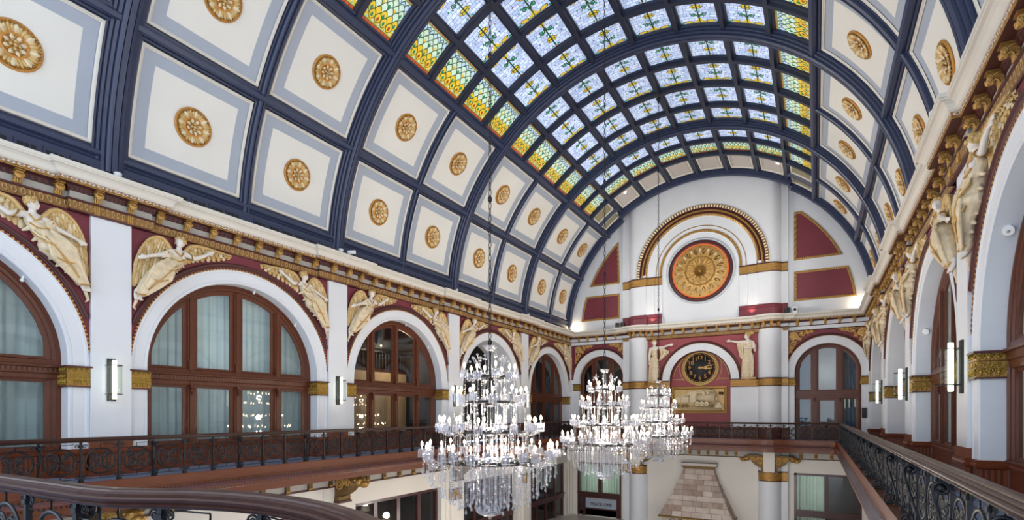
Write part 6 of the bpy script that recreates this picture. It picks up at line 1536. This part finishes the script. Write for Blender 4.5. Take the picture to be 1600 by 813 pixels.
def chandelier():
    t = thing('chandelier', 'x', 'chandelier', (CHX, 0, 0), 0, 'tiered crystal chandeliers')
    rnd = random.Random(5)
    # bowl, stem, frame
    mm = M(); mm.lathe([(0, 1.60), (.10, 1.62), (.17, 1.70), (.20, 1.76), (.17, 1.76), (.09, 1.66), (0, 1.65)], 'crystal', 20); mm.obj('bowl', t)
    mm = M(); mm.tube([(0, 0, -1.4), (0, 0, 1.62)], .035, 'iron', 8)
    for a in (0, pi/2, pi, 3*pi/2): mm.tube([(.05*cos(a), .05*sin(a), 1.62), (.06*cos(a), .06*sin(a), .95)], .013, 'crystal', 6)
    for (z, r) in ((.92, .14), (.25, .18), (-.5, .2), (-1.3, .22)): mm.ball((0, 0, z), (r, r, r*.6), 'iron', 12, 7)
    mm.obj('stem', t)
    TIERS = [(1.24, .64, 8, .92), (.64, .92, 12, .27), (-.13, 1.30, 18, -.50), (-.80, 1.72, 26, -1.28)]
    bulb0 = cup0 = arm0 = None; solo = 0; rest = []
    def hang(x, y, z, L_):
        nonlocal solo
        if solo < 100: strand(t, x, y, z, L_); solo += 1
        else: rest.append((x, y, z, L_))
    for ti, (zb, R_, n, zr) in enumerate(TIERS):
        mm = M(); mm.tube([(R_*.45*cos(2*pi*k/36), R_*.45*sin(2*pi*k/36), zr+.02) for k in range(36)], .035, 'iron', 6, closed=True)
        mm.tube([(R_*.72*cos(2*pi*k/40), R_*.72*sin(2*pi*k/40), zr) for k in range(40)], .022, 'iron', 6, closed=True)
        for k in range(n//2):
            a = 2*pi*k/(n//2)+.2; mm.tube([(0, 0, zr+.1), (R_*.25*cos(a), R_*.25*sin(a), zr+.02), (R_*.72*cos(a), R_*.72*sin(a), zr)], .018, 'iron', 6)
            mm.ball((R_*.6*cos(a), R_*.6*sin(a), zr+.03), (.07, .07, .045), 'iron', 7, 5)
        mm.obj('frame_ring', t)
        for k in range(n):
            a = 2*pi*(k+.25*ti)/n; x, y = R_*cos(a), R_*sin(a); stag = .05 if k % 2 else -.05
            rr = R_+stag*.8
            m2 = M(); m2.tube([(R_*.7, 0, zr), (R_*.85, 0, zr-.10), (R_*.97, 0, zr-.02), (rr, 0, zb-.30)], [.02, .017, .015, .013], 'crystal', 6)
            o = m2.obj('arm', t, fix=False); o.rotation_euler = (0, 0, a)
            x, y = rr*cos(a), rr*sin(a); zz = zb+stag*.5
            if cup0 is None:
                m2 = M(); m2.lathe([(0, -.10), (.05, -.10), (.10, -.07), (.085, -.085), (0, -.12)], 'crystal', 12)
                for q in range(10):
                    aa = 2*pi*q/10; m2.lathe([(0, -.08), (.016, -.10), (.016, -.27), (0, -.31)], 'crystal', 5, (.092*cos(aa), .092*sin(aa), 0), False)
                m2.lathe([(.018, -.10), (.018, .0), (0, .0)], 'white_plastic', 8); cup0 = m2.obj('crystal_cup', t, fix=False); c = cup0
                m2 = M(); m2.lathe([(0, 0), (.024, .01), (.033, .045), (.024, .09), (0, .13)], 'bulb', 10); bulb0 = m2.obj('candle_bulb', t); b = bulb0
            else: c = inst(cup0, 'crystal_cup', t); b = inst(bulb0, 'candle_bulb', t)
            c.location = (x, y, zz-.08); b.location = (x, y, zz-.08)
            # strands under each cup
            L_ = (.85, .9, .75, .55)[ti]+.12*sin(k*2.3)
            hang(x*.97, y*.97, zz-.33, L_)
            if ti == 3: hang(x*.99+.05*sin(a), y*.99-.05*cos(a), zz-.33, L_-.1)
    # tiers of strands narrowing to the bottom drum
    for (R_, n, zt, L_) in ((1.50, 34, -1.22, .70), (1.28, 34, -1.26, .92), (1.05, 34, -1.28, 1.10), (.80, 30, -1.30, 1.22), (.52, 24, -1.30, 1.18), (.28, 20, -1.30, 1.30), (.16, 10, -1.30, 1.3),
                            (.95, 22, -.52, .72), (.62, 16, -.50, .78), (.35, 12, -.48, .8), (.70, 14, .26, .72), (.42, 12, .26, .72), (.22, 10, .9, .62), (.44, 10, .9, .55)):
        for k in range(n):
            a = 2*pi*(k+rnd.random()*.3)/n; hang(R_*cos(a), R_*sin(a), zt, L_+.06*sin(k*1.9))
    mm = M()
    for (x, y, z, L_) in rest:
        k = round(L_*10)/10
        if k not in STR: STR[k] = strand_mesh(k).obj('crystal_strand', t, fix=False); STR[k].location = (x, y, z); continue
        me = STR[k].data; mm.add([(v.co.x+x, v.co.y+y, v.co.z+z) for v in me.vertices], [tuple(p.vertices) for p in me.polygons], 'crystal')
    o = mm.obj('crystal_strands', t, fix=False); o['kind'] = 'stuff'
    mm = M()                                           # bottom basket and drop
    mm.lathe([(.20, -2.55), (.30, -2.58), (.31, -2.64), (.16, -2.70), (0, -2.72)], 'crystal', 20, smooth=False); mm.ball((0, 0, -2.76), .05, 'crystal', 8, 6); mm.obj('bottom_basket', t, fix=False)
    for k in range(9):                                 # crystal sprays above the top tier
        a = 2*pi*k/9; R_ = .34 if k % 2 else .5; m2 = M(); zt = 1.42+.06*(k % 3)
        m2.tube([(.2, 0, .95), (R_*.8, 0, 1.2), (R_, 0, zt)], .010, 'crystal', 5)
        for (dx, dz) in ((0, 0), (.08, -.1), (-.09, -.08)): m2.ball((R_+dx, 0, zt+dz), .035, 'crystal', 7, 5, False)
        o = m2.obj('crystal_spray', t, fix=False); o.rotation_euler = (0, 0, a)
    mm = M(); L0 = 1.76; L1 = VZ+VR-.05; n = int((L1-L0)/.17)  # chain links
    for k in range(n):
        z = L0+(L1-L0)*(k+.5)/n; h = (L1-L0)/n*.62; ax = k % 2
        ring = [(.036*cos(a), h*sin(a)) for a in [2*pi*q/8 for q in range(8)]]
        mm.tube([((u, 0, z+v) if ax else (0, u, z+v)) for u, v in ring], .011, 'iron', 4, closed=True)
        if k % 22 == 0: mm.ball((0, 0, z), (.06, .06, .09), 'iron', 8, 6)
    mm.obj('chain', t, fix=False)
    mm = M(); mm.lathe([(0, L1+.1), (.14, L1+.1), (.12, L1+.02), (.03, L1-.05), (0, L1-.05)], 'iron', 12); mm.obj('ceiling_hook', t)
    return t
ch = chandelier(); ch['label'] = 'biggest crystal chandelier, hanging in front of the open left arch'; ch.location = (CHX, YP[1]+SB/2-.05, 0)
dup(ch, 'middle crystal chandelier, before the dark end window', loc=(CHX, YP[2]+SB/2+.1, 0)); dup(ch, 'farthest crystal chandelier, hanging before the train relief', loc=(CHX, YP[3]+SB/2, 0))
# ------------------------------------------------------------------ what shows inside the dark rooms
yc = YP[2]+SB/2
mm = M(WL); mm.box(yc-.6, FLZ, -3.6, yc+4.0, 2.35, -3.45, 'beige_room'); mm.box(yc-.6, 2.35, -3.65, yc+4.0, 2.5, -3.4, 'wood_dark'); trim(mm)
t = thing('stair_railing', 'dark baluster railing above the beige wall inside the dark glazed room', 'railing', (LX-3.5, yc, 2.5))
mm = M(); mm.box(-.05, -.6, .95, .05, 4.0, 1.05, 'black'); mm.obj('rail', t)
for k in range(18):
    m2 = M(); m2.lathe([(.02, 0), (.05, .15), (.03, .5), (.045, .8), (.02, .95)], 'charcoal', 8, (0, -.45+.25*k, 0)); m2.obj('baluster', t)
t = thing('carved_screen', 'black carved screen with scalloped top inside the open left arch', 'screen', (LX-1.7, YP[3]+SB/2, FLZ))
yc = YP[3]+SB/2; mm = M(); n = 40
top = [5.2-abs(k/n-.45)*3.4+.14*abs(sin(k*.75)) for k in range(n+1)]
mm.loft([[(0, -3.0+6*k/n, 0), (0, -3.0+6*k/n, top[k]), (-.12, -3.0+6*k/n, top[k]), (-.12, -3.0+6*k/n, 0)] for k in range(n+1)], 'black', caps=True); mm.obj('panel', t)
mm = M(); rnd = random.Random(3)
for k in range(150):
    y = rnd.uniform(-2.9, 2.9); zt = 5.2-abs((y+3)/6-.45)*3.4; z = rnd.uniform(2.2, zt); r = rnd.uniform(.08, .17)
    mm.tube([(.04, y+r*(1-q/12)*cos(q), z+r*(1-q/12)*sin(q)) for q in [j*.7 for j in range(14)]], .025, 'charcoal', 5)
mm.obj('carving', t, fix=False)
# doorway under the far left balcony, with its sign on the glass
mm = M(WE); d = -.1
for (x0, z0, x1, z1) in ((-17.0, LOWZ, -16.75, -7.0), (-14.05, LOWZ, -13.8, -7.0), (-16.75, -8.05, -14.05, -7.95), (-16.75, -7.1, -14.05, -7.0)): mm.box(x0, z0, d-.08, x1, z1, d+.06, 'wood_dark')
dr = struct(mm.obj('door_2'))
mm = M(WE); mm.quad((-16.75, -7.95, d-.02), (-14.05, -7.95, d-.02), (-14.05, -7.1, d-.02), (-16.75, -7.1, d-.02), 'vault_border'); mm.obj('transom_pane', dr)
mm = M(); text_mesh(mm, 'TRACK ONE', .34, (-15.4, DY-d-.0, -7.62), 'black'); mm.obj('lettering', dr)
# unseen lamps added on the ground floor to brighten the lower walls
for k, (x, y) in enumerate(((-12.5, 25.5), (-2.6, 30.0), (-8.0, 28.0), (-13.5, 20.0), (-3.5, 23.0), (-13.0, 13.0), (-5.0, 15.0))):
    t = thing('fill_lamp', 'added fill lamp, unseen, on the lobby floor, %s from the fireplace' % ORD[k], 'lamp', (x, y, LOWZ), 0, 'added fill lamps in the lobby')
    mm = M(); mm.lathe([(0, 0), (.2, 0), (.2, .03), (.03, .06), (.025, 1.45), (0, 1.45)], 'bronze_plate', 14); mm.obj('stand', t)  # stand of the added fill lamp
    mm = M(); mm.lathe([(.34, 1.3), (.22, 1.7)], 'fill_shade_linen', 18); mm.obj('fill_lamp_shade', t)
# ------------------------------------------------------------------ lamps of the room and added fill lights
def point(name, loc, w, col=(1, .86, .7), r=.5):
    l = bpy.data.lights.new(name, 'POINT'); l.energy = w; l.color = col; l.shadow_soft_size = r
    o = bpy.data.objects.new(name, l); COL.objects.link(o); o.location = loc; return o
def spot(name, loc, to, w, ang=110, col=(1, .95, .88), r=.15):
    l = bpy.data.lights.new(name, 'SPOT'); l.energy = w; l.color = col; l.spot_size = rad(ang); l.spot_blend = .9; l.shadow_soft_size = r
    o = bpy.data.objects.new(name, l); COL.objects.link(o); o.location = loc
    o.rotation_euler = (Vector(to)-Vector(loc)).to_track_quat('-Z', 'Y').to_euler(); return o
for i in range(0, 5):                             # cornice floodlights washing the vault
    for s_, x in ((1, LX+.45), (-1, RX-.45)):
        spot('flood_fill', (x, YP[i], 7.25), (VX+s_*9.3, YP[i]+1.0, 12.4), UPLIGHT*(9, 13, 20, 27, 30)[i], 78)
for x, s_ in ((-17.6, 1), (2.5, -1)): point('corner_light', (x, DY-.25, 7.15), CORNER_W, (1, .78, .5), .06)
for x in (-10.9, -3.9): spot('ledge_light', (x, CF-.25, 6.95), (x+.2, CF+.1, 10), 30, 120, (1, .8, .6), .05)
for i in (1, 2, 3):
    for z, f in ((.95, .14), (-.3, .32), (-1.15, .54)): point('chandelier_glow', (CHX, YP[i]+SB/2, z), CHAND_W*f, (1, .86, .72), .15)
for i in (0, 1): point('unseen_room_light', (LX-3.2, YP[i]+SB/2, 2.6), 115, (.86, .94, 1), .4)  # added behind the curtains to brighten them, no lamp in view
point('unseen_room_light', (LX-2.2, YP[2]+SB/2+2.2, 3.4), 90, (1, .8, .56), .2)
point('unseen_room_light', (LX-3.0, YP[3]+SB/2+1.8, 5.0), 22, (1, .93, .85), .3)
point('unseen_room_light', (.6, DY+3.2, 3.0), 22, (.9, .95, 1), .4); point('unseen_room_light', (.2, DY+2.6, -5.0), 120, (.9, 1, .95), .3); point('unseen_room_light', (-15.6, DY+2.6, -5.4), 160, (.9, 1, .92), .3)
for i in (1, 2): point('unseen_room_light', (RX+3.2, YP[i]+SB/2, 2.6), 300, (.9, .95, 1), .4)
for x, s_ in ((LX+.5, 1), (RX-.5, -1)): spot('flood_fill', (x, YP[4]-2.5, 7.25), (VX+s_*2.5, DY, 11), UPLIGHT*22, 80)  # further floods, added to brighten the far end wall
for (x, y) in ((-12.5, 25.5), (-2.6, 30.0), (-8.0, 28.0), (-13.5, 20.0), (-3.5, 23.0), (-13.0, 13.0), (-5.0, 15.0)): point('lobby_fill', (x, y, LOWZ+1.85), 215, (1, .95, .9), .2)  # light of the added lobby lamps, fill for the lower walls
